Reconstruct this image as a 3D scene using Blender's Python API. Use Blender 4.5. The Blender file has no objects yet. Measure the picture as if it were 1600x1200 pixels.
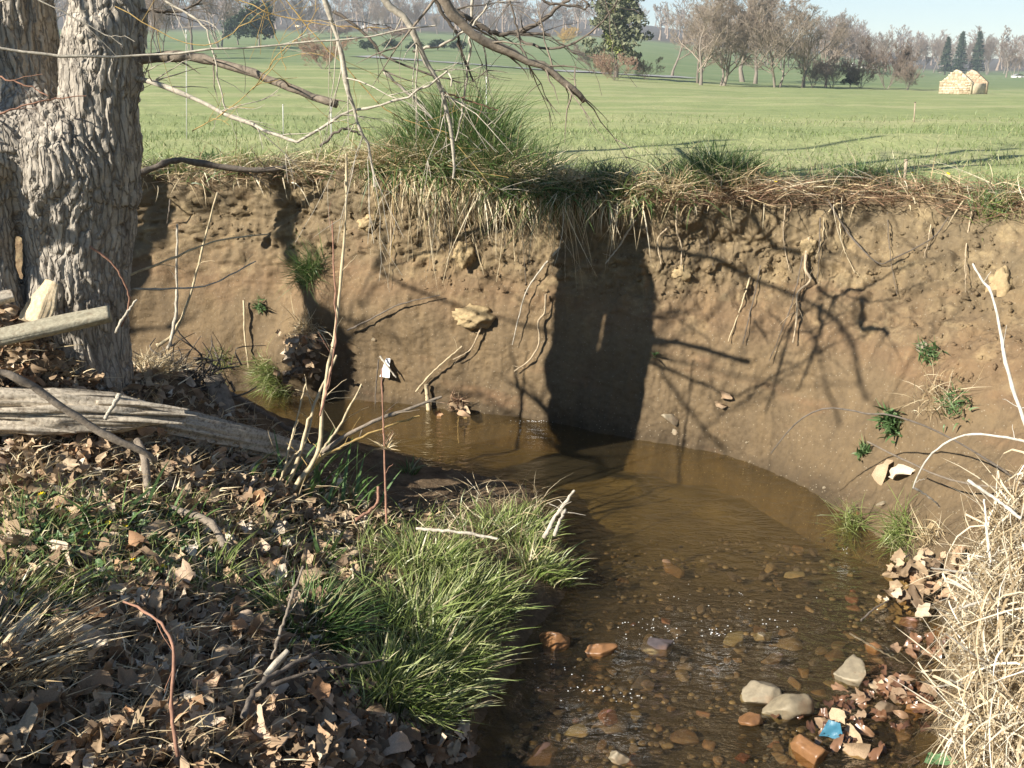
import bpy, math, random
import numpy as np
from mathutils import Vector, Matrix
from mathutils.bvhtree import BVHTree

# ------------------------------------------------------------------ camera, sky, sun, exposure
S = bpy.context.scene
COL = S.collection
PITCH = math.radians(16.53)
CP, SP = math.cos(PITCH), math.sin(PITCH)
CAM = np.array([0.0, 0.0, 2.1])
cam = bpy.data.cameras.new('camera'); cam.lens = 36; cam.sensor_width = 36
cam.clip_start = 0.05; cam.clip_end = 8000
camo = bpy.data.objects.new('camera', cam); COL.objects.link(camo)
camo.location = CAM; camo.rotation_euler = (math.radians(90) - PITCH, 0, 0)
S.camera = camo

SUN_EL = math.radians(30)
SUN_AZ = math.atan2(-0.812, -0.5835)            # compass angle of the sun from +Y towards +X
W = bpy.data.worlds.new('World'); S.world = W; W.use_nodes = True
wn = W.node_tree
sky = wn.nodes.new('ShaderNodeTexSky'); sky.sky_type = 'NISHITA'; sky.sun_disc = False
sky.sun_elevation = SUN_EL; sky.sun_rotation = SUN_AZ % (2 * math.pi)
sky.air_density = 1.0; sky.dust_density = 0.0; sky.ozone_density = 2.5
wn.links.new(sky.outputs[0], wn.nodes['Background'].inputs[0])
wn.nodes['Background'].inputs[1].default_value = 0.056
sl = bpy.data.lights.new('sun', 'SUN'); sl.energy = 5.0; sl.angle = math.radians(0.5); sl.color = (1.0, 0.93, 0.82)
so = bpy.data.objects.new('sun', sl); COL.objects.link(so); so.location = (-20, -14, 20)
LIGHT = Vector((0.812 * math.cos(SUN_EL), 0.5835 * math.cos(SUN_EL), -math.sin(SUN_EL)))
so.rotation_euler = LIGHT.to_track_quat('-Z', 'Y').to_euler()
S.view_settings.view_transform = 'Standard'; S.view_settings.look = 'None'
S.view_settings.gamma = 1; S.view_settings.use_curve_mapping = False
S.view_settings.exposure = 1.15
S.cycles.use_denoising = True
S.cycles.max_bounces = 8; S.cycles.transparent_max_bounces = 12
S.cycles.caustics_reflective = False; S.cycles.caustics_refractive = False

# ------------------------------------------------------------------ helpers
R = np.random.default_rng(7)
random.seed(7)

def ray(u, v):
    a = (u - 800) / 1600.0; b = (600 - v) / 1600.0
    return np.array([a, CP + b * SP, -SP + b * CP])
def PY(u, v, y):
    d = ray(u, v); return CAM + d * (y / d[1])
def PZ(u, v, z):
    d = ray(u, v); return CAM + d * ((z - CAM[2]) / d[2])
def depth(p):
    return p[1] * CP - (p[2] - CAM[2]) * SP

def _hash(ix, iy, iz, seed):
    h = (ix.astype(np.int64) * 374761393 + iy.astype(np.int64) * 668265263 + iz.astype(np.int64) * 2147483647 + seed * 1442695041) & 0xffffffff
    h = ((h ^ (h >> 13)) * 1274126177) & 0xffffffff
    h = h ^ (h >> 16)
    h = (h * 2246822519) & 0xffffffff
    h = h ^ (h >> 13)
    return h.astype(np.float64) / 2147483647.5 - 1.0
def vnoise(P, seed=0):
    P = np.asarray(P, dtype=np.float64)
    F = np.floor(P); f = P - F; I = F.astype(np.int64)
    f = f * f * f * (f * (f * 6 - 15) + 10)
    out = 0
    for dx in (0, 1):
        wx = f[..., 0] if dx else 1 - f[..., 0]
        for dy in (0, 1):
            wy = f[..., 1] if dy else 1 - f[..., 1]
            for dz in (0, 1):
                wz = f[..., 2] if dz else 1 - f[..., 2]
                out = out + wx * wy * wz * _hash(I[..., 0] + dx, I[..., 1] + dy, I[..., 2] + dz, seed)
    return out
def fbm(P, freq=1.0, octv=4, seed=0, gain=0.5):
    P = np.asarray(P, dtype=np.float64) * freq; s = 0; a = 1.0
    for o in range(octv):
        s = s + a * vnoise(P, seed + o * 17); a *= gain; P = P * 2.03 + 11.3
    return s
def ridge(P, freq=1.0, octv=3, seed=0):
    P = np.asarray(P, dtype=np.float64) * freq; s = 0; a = 1.0
    for o in range(octv):
        s = s + a * (1 - 2 * np.abs(vnoise(P, seed + o * 13))); a *= 0.5; P = P * 2.07 + 5.1
    return s
def sstep(x, a, b):
    t = np.clip((x - a) / (b - a), 0, 1); return t * t * (3 - 2 * t)

def mesh(name, V, faces, m=None, smooth=False):
    me = bpy.data.meshes.new(name)
    V = np.ascontiguousarray(V, dtype=np.float32).reshape(-1, 3)
    if not isinstance(faces, (list, tuple)): faces = [faces]
    faces = [np.asarray(f, dtype=np.int32) for f in faces if len(f)]
    lv = np.concatenate([f.ravel() for f in faces])
    st = []; o = 0
    for f in faces:
        st.append(o + np.arange(len(f)) * f.shape[1]); o += f.size
    st = np.concatenate(st)
    me.vertices.add(len(V)); me.vertices.foreach_set('co', V.ravel())
    me.loops.add(len(lv)); me.loops.foreach_set('vertex_index', lv.astype(np.int32))
    me.polygons.add(len(st)); me.polygons.foreach_set('loop_start', st.astype(np.int32))
    me.update(calc_edges=True)
    if smooth: me.polygons.foreach_set('use_smooth', np.ones(len(st), dtype=bool))
    if m: me.materials.append(m)
    return me
def obj(name, me, parent=None, loc=None):
    o = bpy.data.objects.new(name, me); COL.objects.link(o)
    if loc is not None: o.location = loc
    if parent is not None: o.parent = parent
    return o
def tag(o, label, cat, group=None, kind=None):
    o['label'] = label; o['category'] = cat
    if group: o['group'] = group
    if kind: o['kind'] = kind
    return o
def empty(name, loc, label, cat, group=None):
    o = bpy.data.objects.new(name, None); COL.objects.link(o); o.location = loc; o.empty_display_size = 0.1
    return tag(o, label, cat, group)
def struct(name, me):
    nz = np.empty(len(me.polygons) * 3, np.float32); me.polygons.foreach_get('normal', nz); nz = nz.reshape(-1, 3).mean(0)
    if nz[2] - nz[1] < 0: me.flip_normals()
    o = obj(name, me); o['kind'] = 'structure'; return o
def stuff(name, me, label, cat, parent=None):
    o = obj(name, me, parent); o['kind'] = 'stuff'
    if parent is None: o['label'] = label; o['category'] = cat
    return o

def grid_faces(nr, nc):
    i = np.arange(nr - 1)[:, None] * nc + np.arange(nc - 1)[None, :]
    return np.stack([i, i + 1, i + nc + 1, i + nc], -1).reshape(-1, 4)

class Geo:                                       # collects pieces of ONE mesh
    def __init__(s): s.V = []; s.F = {3: [], 4: []}; s.n = 0
    def add(s, V, F):
        V = np.asarray(V, float).reshape(-1, 3); s.V.append(V)
        for f in (F if isinstance(F, (list, tuple)) else [F]):
            if len(f): s.F[np.asarray(f).shape[1]].append(np.asarray(f) + s.n)
        s.n += len(V)
    def me(s, name, m=None, smooth=False):
        return mesh(name, np.concatenate(s.V), [np.concatenate(f) for f in s.F.values() if f], m, smooth)

def unit(a):
    return a / np.maximum(np.linalg.norm(a, axis=-1, keepdims=True), 1e-9)
def tubes(P, Rr, sides=5, cap=False):
    """P (M,K,3) centre lines, Rr (M,K) radii -> verts, faces of M tubes"""
    P = np.asarray(P, float); Rr = np.asarray(Rr, float)
    if P.ndim == 2: P = P[None]; Rr = Rr[None]
    M, K, _ = P.shape
    T = np.empty_like(P); T[:, 1:-1] = P[:, 2:] - P[:, :-2]; T[:, 0] = P[:, 1] - P[:, 0]; T[:, -1] = P[:, -1] - P[:, -2]
    T = unit(T)
    main = unit(P[:, -1] - P[:, 0])
    ref = np.where((np.abs(main[:, 2:3]) < 0.8), np.array([[0, 0, 1.0]]), np.array([[1.0, 0, 0]]))[:, None, :]
    A = unit(np.cross(T, np.broadcast_to(ref, T.shape))); B = np.cross(T, A)
    th = np.arange(sides) / sides * 2 * math.pi
    V = P[:, :, None, :] + Rr[:, :, None, None] * (np.cos(th)[None, None, :, None] * A[:, :, None, :] + np.sin(th)[None, None, :, None] * B[:, :, None, :])
    k = np.arange(K - 1)[:, None]; s = np.arange(sides)[None, :]; s2 = (s + 1) % sides
    q = np.stack([k * sides + s, k * sides + s2, (k + 1) * sides + s2, (k + 1) * sides + s], -1).reshape(-1, 4)
    F = (q[None] + (np.arange(M) * K * sides)[:, None, None]).reshape(-1, 4)
    V = V.reshape(-1, 3)
    if not cap: return V, [F]
    n = len(V); C = np.concatenate([P[:, 0], P[:, -1]])
    tr = []
    for e, kk in ((0, 0), (1, K - 1)):
        b = (np.arange(M) * K * sides + kk * sides)[:, None]
        a = b + s; a2 = b + s2; c = np.broadcast_to((n + e * M + np.arange(M))[:, None], a.shape)
        tr.append((np.stack([c, a2, a], -1) if e == 0 else np.stack([c, a, a2], -1)).reshape(-1, 3))
    return np.concatenate([V, C]), [F, np.concatenate(tr)]
def resample(P, K):
    P = np.asarray(P, float); n = len(P)
    Q = np.vstack([2 * P[0] - P[1], P, 2 * P[-1] - P[-2]])       # Catmull-Rom through the points
    t = np.linspace(0, n - 1 - 1e-6, K); i = t.astype(int); f = (t - i)[:, None]
    p0, p1, p2, p3 = Q[i], Q[i + 1], Q[i + 2], Q[i + 3]
    return 0.5 * (2 * p1 + (p2 - p0) * f + (2 * p0 - 5 * p1 + 4 * p2 - p3) * f ** 2 + (3 * p1 - p0 - 3 * p2 + p3) * f ** 3)
def blades(root, up, lean, L, Wd, bend, K=4, rng=R):
    """grass-like ribbons: root (M,3), up (M,3), lean (M,3) unit directions, L, Wd, bend (M,)"""
    M = len(root); t = np.linspace(0, 1, K)[None, :, None]
    L = np.asarray(L)[:, None, None]; bend = np.asarray(bend)[:, None, None]
    C = root[:, None, :] + L * (up[:, None, :] * (t - bend * 0.42 * t ** 2.2) + lean[:, None, :] * bend * t ** 1.8)
    side = unit(np.cross(up, lean) + rng.normal(0, 0.5, (M, 3)))[:, None, :]
    w = np.asarray(Wd)[:, None, None] * (1 - t ** 2.2)
    V = np.stack([C[:, :-1] - side * w[:, :-1] / 2, C[:, :-1] + side * w[:, :-1] / 2], 2).reshape(M, -1, 3)
    V = np.concatenate([V, C[:, -1:]], 1)
    nv = 2 * (K - 1) + 1
    k = np.arange(K - 2)
    q = np.stack([2 * k, 2 * k + 1, 2 * k + 3, 2 * k + 2], -1)
    tr = np.array([[2 * K - 4, 2 * K - 3, 2 * K - 2]])
    off = (np.arange(M) * nv)[:, None, None]
    return V.reshape(-1, 3), [(q[None] + off).reshape(-1, 4), (tr[None] + off).reshape(-1, 3)]
def rand_dir(n, rng=R):
    a = rng.uniform(0, 2 * math.pi, n); return np.stack([np.cos(a), np.sin(a), np.zeros(n)], -1)

# ------------------------------------------------------------------ materials
class NT:
    def __init__(s, name):
        s.m = bpy.data.materials.new(name); s.m.use_nodes = True; s.t = s.m.node_tree; s.b = s.t.nodes['Principled BSDF']; s.out = s.t.nodes['Material Output']
    def n(s, typ, ins=None, **kw):
        x = s.t.nodes.new('ShaderNode' + typ)
        for k, v in kw.items(): setattr(x, k, v)
        for k, v in (ins or {}).items():
            if isinstance(v, bpy.types.NodeSocket): s.t.links.new(v, x.inputs[k])
            else: x.inputs[k].default_value = v
        return x
    def l(s, a, b): s.t.links.new(a, b)
    def coord(s, kind='Object', scale=(1, 1, 1)):
        c = s.n('TexCoord'); mp = s.n('Mapping', {'Vector': c.outputs[kind], 'Scale': scale}); return mp.outputs[0]
    def pos(s, scale=(1, 1, 1)):
        g = s.n('NewGeometry'); return s.n('Mapping', {'Vector': g.outputs['Position'], 'Scale': scale}).outputs[0]
    def noise(s, vec, scale, detail=5, rough=0.6, dist=0.0):
        return s.n('TexNoise', {'Vector': vec, 'Scale': scale, 'Detail': detail, 'Roughness': rough, 'Distortion': dist}).outputs[0]
    def ramp(s, fac, stops):
        r = s.n('ValToRGB'); s.l(fac, r.inputs[0]); e = r.color_ramp.elements
        while len(e) < len(stops): e.new(0.5)
        for i, (p, c) in enumerate(stops): e[i].position = p; e[i].color = (*c, 1)
        return r.outputs[0]
    def rng(s, fac, a, b, c=0.0, d=1.0):
        return s.n('MapRange', {'Value': fac, 'From Min': a, 'From Max': b, 'To Min': c, 'To Max': d}).outputs[0]
    def mix(s, fac, a, b, mode='MIX'):
        x = s.n('Mix', data_type='RGBA', blend_type=mode)
        for sock, v in ((x.inputs[0], fac), (x.inputs[6], a), (x.inputs[7], b)):
            if isinstance(v, bpy.types.NodeSocket): s.l(v, sock)
            elif isinstance(v, (int, float)): sock.default_value = v
            else: sock.default_value = (*v, 1)
        return x.outputs[2]
    def math(s, op, a, b=0.0):
        x = s.n('Math', operation=op)
        for i, v in enumerate((a, b)):
            if isinstance(v, bpy.types.NodeSocket): s.l(v, x.inputs[i])
            else: x.inputs[i].default_value = v
        return x.outputs[0]
    def bump(s, h, strength=0.5, dist=0.01, normal=None):
        x = s.n('Bump', {'Height': h, 'Strength': strength, 'Distance': dist})
        if normal is not None: s.l(normal, x.inputs['Normal'])
        return x.outputs[0]
    def done(s, col=None, rough=0.8, normal=None, spec=0.3):
        if col is not None:
            if isinstance(col, bpy.types.NodeSocket): s.l(col, s.b.inputs['Base Color'])
            else: s.b.inputs['Base Color'].default_value = (*col, 1)
        if isinstance(rough, bpy.types.NodeSocket): s.l(rough, s.b.inputs['Roughness'])
        else: s.b.inputs['Roughness'].default_value = rough
        s.b.inputs['Specular IOR Level'].default_value = spec
        if normal is not None: s.l(normal, s.b.inputs['Normal'])
        return s.m
    def translucent(s, col, amt):
        tr = s.n('BsdfTranslucent', {'Color': col}); mx = s.n('MixShader', {0: amt, 1: s.b.outputs[0], 2: tr.outputs[0]})
        s.l(mx.outputs[0], s.out.inputs[0])

def island_mat(name, stops, rough=0.6, spec=0.3, trans=0.0, tcol=None, vary=0.0, vscale=60):
    """colour differs from blade to blade / leaf to leaf (random per island)"""
    x = NT(name); g = x.n('NewGeometry'); c = x.ramp(g.outputs['Random Per Island'], stops)
    if vary:
        nz = x.noise(x.coord('Object'), vscale, 4, 0.65); c = x.mix(vary, c, x.ramp(nz, [(0.3, (0.35, 0.3, 0.25)), (0.7, (1.3, 1.25, 1.2))]), 'MULTIPLY')
    x.done(c, rough, None, spec)
    if trans: x.translucent(c, trans)
    return x.m
def object_mat(name, stops, rough=0.6, spec=0.3, trans=0.0, vary=0.5, vscale=40, bump=0.0):
    """colour differs from object to object"""
    x = NT(name); g = x.n('ObjectInfo'); c = x.ramp(g.outputs['Random'], stops)
    nz = x.noise(x.coord('Object'), vscale, 5, 0.65)
    c = x.mix(vary, c, x.ramp(nz, [(0.3, (0.45, 0.4, 0.36)), (0.7, (1.25, 1.22, 1.2))]), 'MULTIPLY')
    x.done(c, rough, x.bump(nz, bump, 0.004) if bump else None, spec)
    if trans: x.translucent(c, trans)
    return x.m

def soil_mat():
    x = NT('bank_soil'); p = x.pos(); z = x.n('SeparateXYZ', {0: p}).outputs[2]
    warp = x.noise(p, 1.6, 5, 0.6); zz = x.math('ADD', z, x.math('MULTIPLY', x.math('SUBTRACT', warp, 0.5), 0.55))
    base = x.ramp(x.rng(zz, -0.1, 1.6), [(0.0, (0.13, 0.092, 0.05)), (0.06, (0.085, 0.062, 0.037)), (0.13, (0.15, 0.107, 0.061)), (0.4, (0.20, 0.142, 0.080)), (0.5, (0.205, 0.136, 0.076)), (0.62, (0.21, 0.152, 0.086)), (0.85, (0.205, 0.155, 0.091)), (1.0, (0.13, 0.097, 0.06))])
    blot = x.noise(x.pos((1, 1, 1.4)), 5.5, 6, 0.7)
    c = x.mix(x.rng(blot, 0.53, 0.66, 0, 0.48), base, (0.42, 0.32, 0.175))       # dry yellow crumbs
    c = x.mix(1.0, c, (0.86, 0.875, 0.90), 'MULTIPLY'); base = x.mix(1.0, base, (0.86, 0.875, 0.90), 'MULTIPLY')
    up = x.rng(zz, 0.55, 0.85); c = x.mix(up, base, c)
    red = x.noise(x.pos((0.7, 0.7, 2.5)), 2.2, 4, 0.6); c = x.mix(x.rng(red, 0.58, 0.75, 0, 0.4), c, (0.20, 0.112, 0.062))
    st = x.noise(x.pos((7, 7, 1.3)), 1.0, 6, 0.7, 0.5); c = x.mix(0.8, c, x.ramp(st, [(0.32, (0.74, 0.75, 0.78)), (0.5, (1, 1, 1)), (0.68, (1.2, 1.17, 1.1))]), 'MULTIPLY')      # run-off streaks
    fine = x.noise(p, 34, 8, 0.75); c = x.mix(0.55, c, x.ramp(fine, [(0.28, (0.55, 0.52, 0.5)), (0.5, (1, 1, 1)), (0.72, (1.22, 1.2, 1.16))]), 'MULTIPLY')
    peb = x.n('TexVoronoi', {'Vector': p, 'Scale': 42.0}); c = x.mix(x.math('MULTIPLY', x.math('LESS_THAN', peb.outputs[0], 0.13), 0.6), c, (0.33, 0.28, 0.2))
    h = x.math('ADD', x.noise(p, 22, 10, 0.72), x.math('MULTIPLY', fine, 0.6))
    return x.done(c, 0.92, x.bump(h, 0.7, 0.018), 0.15)
def ground_mat():
    x = NT('near_soil'); p = x.pos(); a = x.noise(p, 9, 8, 0.7); b = x.noise(p, 55, 6, 0.7)
    c = x.ramp(a, [(0.3, (0.075, 0.053, 0.034)), (0.55, (0.17, 0.12, 0.075)), (0.75, (0.28, 0.20, 0.125))])
    c = x.mix(0.6, c, x.ramp(b, [(0.3, (0.5, 0.5, 0.5)), (0.7, (1.3, 1.3, 1.25))]), 'MULTIPLY')
    return x.done(c, 0.95, x.bump(x.math('ADD', a, b), 0.8, 0.02), 0.1)
def bed_mat():
    x = NT('stream_bed'); p = x.pos(); y = x.n('SeparateXYZ', {0: p}).outputs[1]
    silt = x.ramp(x.noise(p, 4, 7, 0.65), [(0.3, (0.10, 0.072, 0.032)), (0.7, (0.17, 0.125, 0.058))])
    v = x.n('TexVoronoi', {'Vector': p, 'Scale': 13.0, 'Randomness': 1.0}); v2 = x.n('TexVoronoi', {'Vector': p, 'Scale': 13.0}, feature='DISTANCE_TO_EDGE')
    peb = x.ramp(x.n('SeparateColor', {0: v.outputs['Color']}).outputs[0], [(0.0, (0.16, 0.09, 0.06)), (0.3, (0.30, 0.18, 0.09)), (0.55, (0.16, 0.13, 0.12)), (0.8, (0.38, 0.25, 0.14)), (1.0, (0.30, 0.12, 0.09))])
    peb = x.mix(x.rng(v2.outputs[0], 0.0, 0.12, 0.75, 0), peb, (0.05, 0.035, 0.025))
    peb = x.ramp(x.noise(p, 26, 8, 0.75), [(0.3, (0.022, 0.016, 0.012)), (0.5, (0.05, 0.036, 0.025)), (0.62, (0.048, 0.04, 0.034)), (0.75, (0.10, 0.075, 0.05))])
    c = x.mix(x.rng(x.math('ADD', y, x.math('MULTIPLY', x.noise(p, 2.0, 3), 0.8)), 4.3, 4.9), peb, silt)
    return x.done(c, 0.8, x.bump(x.noise(p, 26, 8, 0.75), 0.8, 0.02), 0.3)
def water_mat():
    x = NT('stream_water'); p = x.pos()
    y = x.n('SeparateXYZ', {0: p}).outputs[1]
    calm = x.rng(y, 3.6, 5.2)
    rip = x.noise(x.n('Mapping', {'Vector': p, 'Rotation': (0, 0, 0.55), 'Scale': (16, 34, 16)}).outputs[0], 1.0, 4, 0.55, 0.6)
    fine = x.noise(x.n('Mapping', {'Vector': p, 'Rotation': (0, 0, 0.5), 'Scale': (7, 13, 7)}).outputs[0], 1.0, 3, 0.5, 1.0)
    b1 = x.n('Bump', {'Height': rip, 'Strength': x.rng(calm, 0, 1, 1.0, 0.26), 'Distance': 0.032}).outputs[0]
    b = x.n('Bump', {'Height': fine, 'Strength': x.rng(calm, 0, 1, 1.0, 0.26), 'Distance': 0.075, 'Normal': b1}).outputs[0]
    fr = x.n('Fresnel', {'Normal': b, 'IOR': x.rng(x.n('NewGeometry').outputs['Backfacing'], 0, 1, 1.33, 1 / 1.33)}).outputs[0]      # same reflectance met from above and from below
    gl = x.n('BsdfGlossy', {'Roughness': 0.04, 'Normal': b}); tr = x.n('BsdfTransparent', {'Color': (0.88, 0.80, 0.58, 1)})
    mk = x.n('BsdfDiffuse', {'Color': (0.085, 0.066, 0.036, 1)}); body = x.n('MixShader', {0: x.rng(calm, 0, 1, 0.17, 0.26), 1: tr.outputs[0], 2: mk.outputs[0]})      # fine silt carried by the water
    mx = x.n('MixShader', {0: fr, 1: body.outputs[0], 2: gl.outputs[0]})
    x.l(mx.outputs[0], x.out.inputs[0]); return x.m
def field_mat():
    x = NT('field_grass'); p = x.pos(); y = x.n('SeparateXYZ', {0: p}).outputs[1]
    a = x.noise(x.pos((0.05, 0.16, 0.05)), 1.0, 6, 0.6); b = x.noise(p, 1.3, 6, 0.7); d = x.noise(x.pos((9, 3, 9)), 1.0, 5, 0.7)
    c = x.ramp(a, [(0.3, (0.215, 0.26, 0.11)), (0.5, (0.26, 0.295, 0.13)), (0.6, (0.35, 0.35, 0.18)), (0.75, (0.235, 0.275, 0.12))])
    c = x.mix(0.45, c, x.ramp(b, [(0.3, (0.7, 0.78, 0.7)), (0.7, (1.25, 1.18, 1.2))]), 'MULTIPLY')
    c = x.mix(0.35, c, x.ramp(d, [(0.3, (0.6, 0.66, 0.6)), (0.7, (1.3, 1.25, 1.25))]), 'MULTIPLY')
    c = x.mix(x.rng(y, 115, 150), c, x.ramp(a, [(0.35, (0.14, 0.195, 0.085)), (0.65, (0.20, 0.235, 0.115))]))
    c = x.mix(x.rng(y, 420, 480), c, (0.11, 0.095, 0.08))
    return x.done(c, 0.9, x.bump(x.math('ADD', b, d), 0.6, 0.05), 0.1)
def bark_mat(name='willow_bark', k=1.0, scale=(14, 14, 2.2), dark=(0.05, 0.042, 0.036), light=(0.44, 0.395, 0.33), plates=None):
    x = NT(name); p = x.pos(scale)
    a = x.noise(p, 1.0, 8, 0.65, 0.3); b = x.noise(x.pos(), 60, 6, 0.7); g = x.n('NewGeometry').outputs['Pointiness']
    c = x.ramp(a, [(0.25, dark), (0.42, tuple(0.72 * v for v in light)), (0.6, light)])
    c = x.mix(0.45, c, x.ramp(b, [(0.3, (0.6, 0.6, 0.6)), (0.7, (1.25, 1.23, 1.2))]), 'MULTIPLY')
    if plates:
        wv = x.n('VectorMath', {0: x.pos(plates), 1: x.n('VectorMath', {0: x.n('TexNoise', {'Vector': x.pos(), 'Scale': 9.0, 'Detail': 3.0}).outputs[1], 1: (1.6, 1.6, 1.6)}, operation='MULTIPLY').outputs[0]}, operation='ADD').outputs[0]
        vo = x.n('TexVoronoi', {'Vector': wv, 'Scale': 1.0}, feature='DISTANCE_TO_EDGE').outputs[0]; cr = x.rng(vo, 0.0, 0.14)
        c = x.mix(cr, x.mix(0.55, c, dark), c); a = x.math('ADD', x.math('MULTIPLY', a, 0.5), cr)
    return x.done(c, 0.9, x.bump(x.math('ADD', a, x.math('MULTIPLY', b, 0.4)), 0.6 * k, 0.02), 0.2)
def wood_mat(name, light, dark, axis_scale=(60, 60, 60)):
    x = NT(name); p = x.coord('Object', axis_scale); a = x.noise(p, 1.0, 6, 0.65, 0.4); b = x.noise(x.coord('Object'), 90, 4, 0.7)
    c = x.ramp(a, [(0.3, dark), (0.5, tuple(0.75 * v for v in light)), (0.7, light)])
    c = x.mix(0.4, c, x.ramp(b, [(0.3, (0.6, 0.6, 0.6)), (0.7, (1.2, 1.2, 1.2))]), 'MULTIPLY')
    return x.done(c, 0.85, x.bump(a, 0.6, 0.006), 0.2)
def plain(name, col, rough=0.8, vary=0.5, scale=30, spec=0.2, bump=0.3):
    x = NT(name); nz = x.noise(x.pos(), scale, 5, 0.65)
    c = x.mix(vary, col, x.ramp(nz, [(0.3, (0.5, 0.48, 0.46)), (0.7, (1.3, 1.28, 1.25))]), 'MULTIPLY')
    return x.done(c, rough, x.bump(nz, bump, 0.01), spec)

M_soil, M_ground, M_bed, M_water, M_field, M_bark = soil_mat(), ground_mat(), bed_mat(), water_mat(), field_mat(), bark_mat(plates=(40, 40, 5), dark=(0.075, 0.06, 0.05))

# ------------------------------------------------------------------ far stream bank (a loft from foot to lip) and the field behind it
FZ = 1.48
FOOT = np.array([(-8.2, 7.5), (-6.1, 7.24), (-4.67, 7.17), (-3.47, 7.08), (-2.03, 6.93), (-1.18, 6.68), (-0.43, 6.48), (0.2, 6.25), (0.78, 5.9), (1.13, 5.65), (1.42, 5.32), (1.65, 4.88), (1.80, 4.38), (1.74, 3.93), (1.66, 3.51), (1.51, 3.13), (1.385, 2.78), (1.2, 2.0), (1.0, 0.6), (0.9, -1.5)])
LIP = np.array([(-8.4, 8.4), (-6.3, 8.0), (-4.8, 7.8), (-3.5, 7.5), (-2.0, 7.25), (-1.15, 6.98), (-0.4, 6.62), (0.25, 6.30), (0.85, 6.06), (1.25, 6.02), (1.65, 6.02), (2.1, 5.95), (2.6, 5.6), (3.1, 5.1), (3.35, 4.5), (3.35, 3.7), (3.2, 2.9), (3.0, 1.8), (2.8, 0.4), (2.7, -1.5)])
NS, NT_ = 900, 190
ss = np.concatenate([np.linspace(0, 0.12, 60, endpoint=False), np.linspace(0.12, 0.8, 780, endpoint=False), np.linspace(0.8, 1, 60)])
def curve(P, s):
    P3 = np.hstack([P, np.zeros((len(P), 1))]); n = len(P); Q = np.vstack([2 * P3[0] - P3[1], P3, 2 * P3[-1] - P3[-2]])
    t = np.clip(s, 0, 1) * (n - 1 - 1e-6); i = t.astype(int); f = (t - i)[:, None]
    p0, p1, p2, p3 = Q[i], Q[i + 1], Q[i + 2], Q[i + 3]
    return (0.5 * (2 * p1 + (p2 - p0) * f + (2 * p0 - 5 * p1 + 4 * p2 - p3) * f ** 2 + (3 * p1 - p0 - 3 * p2 + p3) * f ** 3))[:, :2]
def fieldz(x, y):
    """height of the field: read off the lie of the land seen from the bank"""
    US = np.array([-900, 200, 600, 900, 1200, 1500, 2400.])
    YS = np.array([-5, 12, 20, 50, 110, 160, 250, 400, 800, 1500, 3000.])
    VT = np.array([[214] * 7, [214] * 7, [183] * 7,
                   [140, 141, 143, 148, 153, 157, 160], [104, 105, 112, 123, 137, 145, 148], [90, 91, 93, 108, 127, 134, 136],
                   [66, 68, 74, 80, 100, 122, 124], [52, 54, 55, 62, 82, 116, 118], [10, 15, 22, 32, 60, 92, 90], [-6, -2, 10, 22, 60, 84, 80], [0, 0, 20, 40, 70, 92, 92]], float)
    x = np.asarray(x, float); y = np.asarray(y, float); yy = np.clip(y, 12, 2990)
    u = 800 + 1600 * x / (np.maximum(y, 3) * 0.96); u = np.clip(u, -890, 2390)
    iu = np.clip(np.searchsorted(US, u) - 1, 0, len(US) - 2); fu = (u - US[iu]) / (US[iu + 1] - US[iu]); fu = fu * fu * (3 - 2 * fu)
    ly = np.log(yy); LY = np.log(np.maximum(YS, 5)); iy = np.clip(np.searchsorted(LY, ly) - 1, 1, len(YS) - 2); fy = (ly - LY[iy]) / (LY[iy + 1] - LY[iy])
    v = (VT[iy, iu] * (1 - fu) + VT[iy, iu + 1] * fu) * (1 - fy) + (VT[iy + 1, iu] * (1 - fu) + VT[iy + 1, iu + 1] * fu) * fy
    b = (600 - v) / 1600
    z = CAM[2] + yy * (-SP + b * CP) / (CP + b * SP)
    z = np.where(y < 12, FZ + (z - FZ) * sstep(y, 8, 12), z)
    P = np.stack([x, y, np.zeros_like(x)], -1)
    return z + 0.05 * fbm(P, 0.7, 3, 31) * sstep(y, 4, 9) + 0.20 * np.exp(-((x + 0.35) / 0.55) ** 2 - ((y - 7.1) / 0.5) ** 2) + 0.04 * np.exp(-((x - 1.4) / 0.5) ** 2 - ((y - 6.8) / 0.45) ** 2)

fo, li = curve(FOOT, ss), curve(LIP, ss)
tt = np.concatenate([np.linspace(-0.35, 0, 12, endpoint=False), np.linspace(0, 1, NT_ - 12)])
q = np.clip(tt, 0, 1)[None, :]
xm = 0.5 * (fo[:, 0] + li[:, 0])[:, None]
right = sstep(xm, 1.2, 2.0)
lat_l = 0.62 * q ** 0.75 + 0.46 * sstep(q, 0.62, 1.0) - 0.08 * np.exp(-((q - 0.97) / 0.06) ** 2) * 1.0
lat_l = lat_l + 0.35 * np.exp(-((q - 0.66) / 0.16) ** 2)
lat_r = 0.85 * q ** 0.85 + 0.15 * sstep(q, 0.5, 1.0)
lat = lat_l * (1 - right) + lat_r * right
lat = lat + np.minimum(tt, 0)[None, :] * 0.5
lipz = fieldz(li[:, 0], li[:, 1])
zt = np.where(tt < 0, tt * 1.0, 0)[None, :] + np.clip(tt, 0, 1)[None, :] * lipz[:, None]
FACE = np.stack([fo[:, 0:1] + (li - fo)[:, 0:1] * lat, fo[:, 1:2] + (li - fo)[:, 1:2] * lat, zt], -1)
def normals(G):
    du = np.gradient(G, axis=0); dv = np.gradient(G, axis=1); return unit(np.cross(dv, du)) * -1
Nf = normals(FACE)
if Nf[400, 90, 1] > 0: Nf = -Nf
Q = np.broadcast_to(q, zt.shape)
edge = 1 - sstep(Q, 0.985, 1.0) * 0.85
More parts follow.
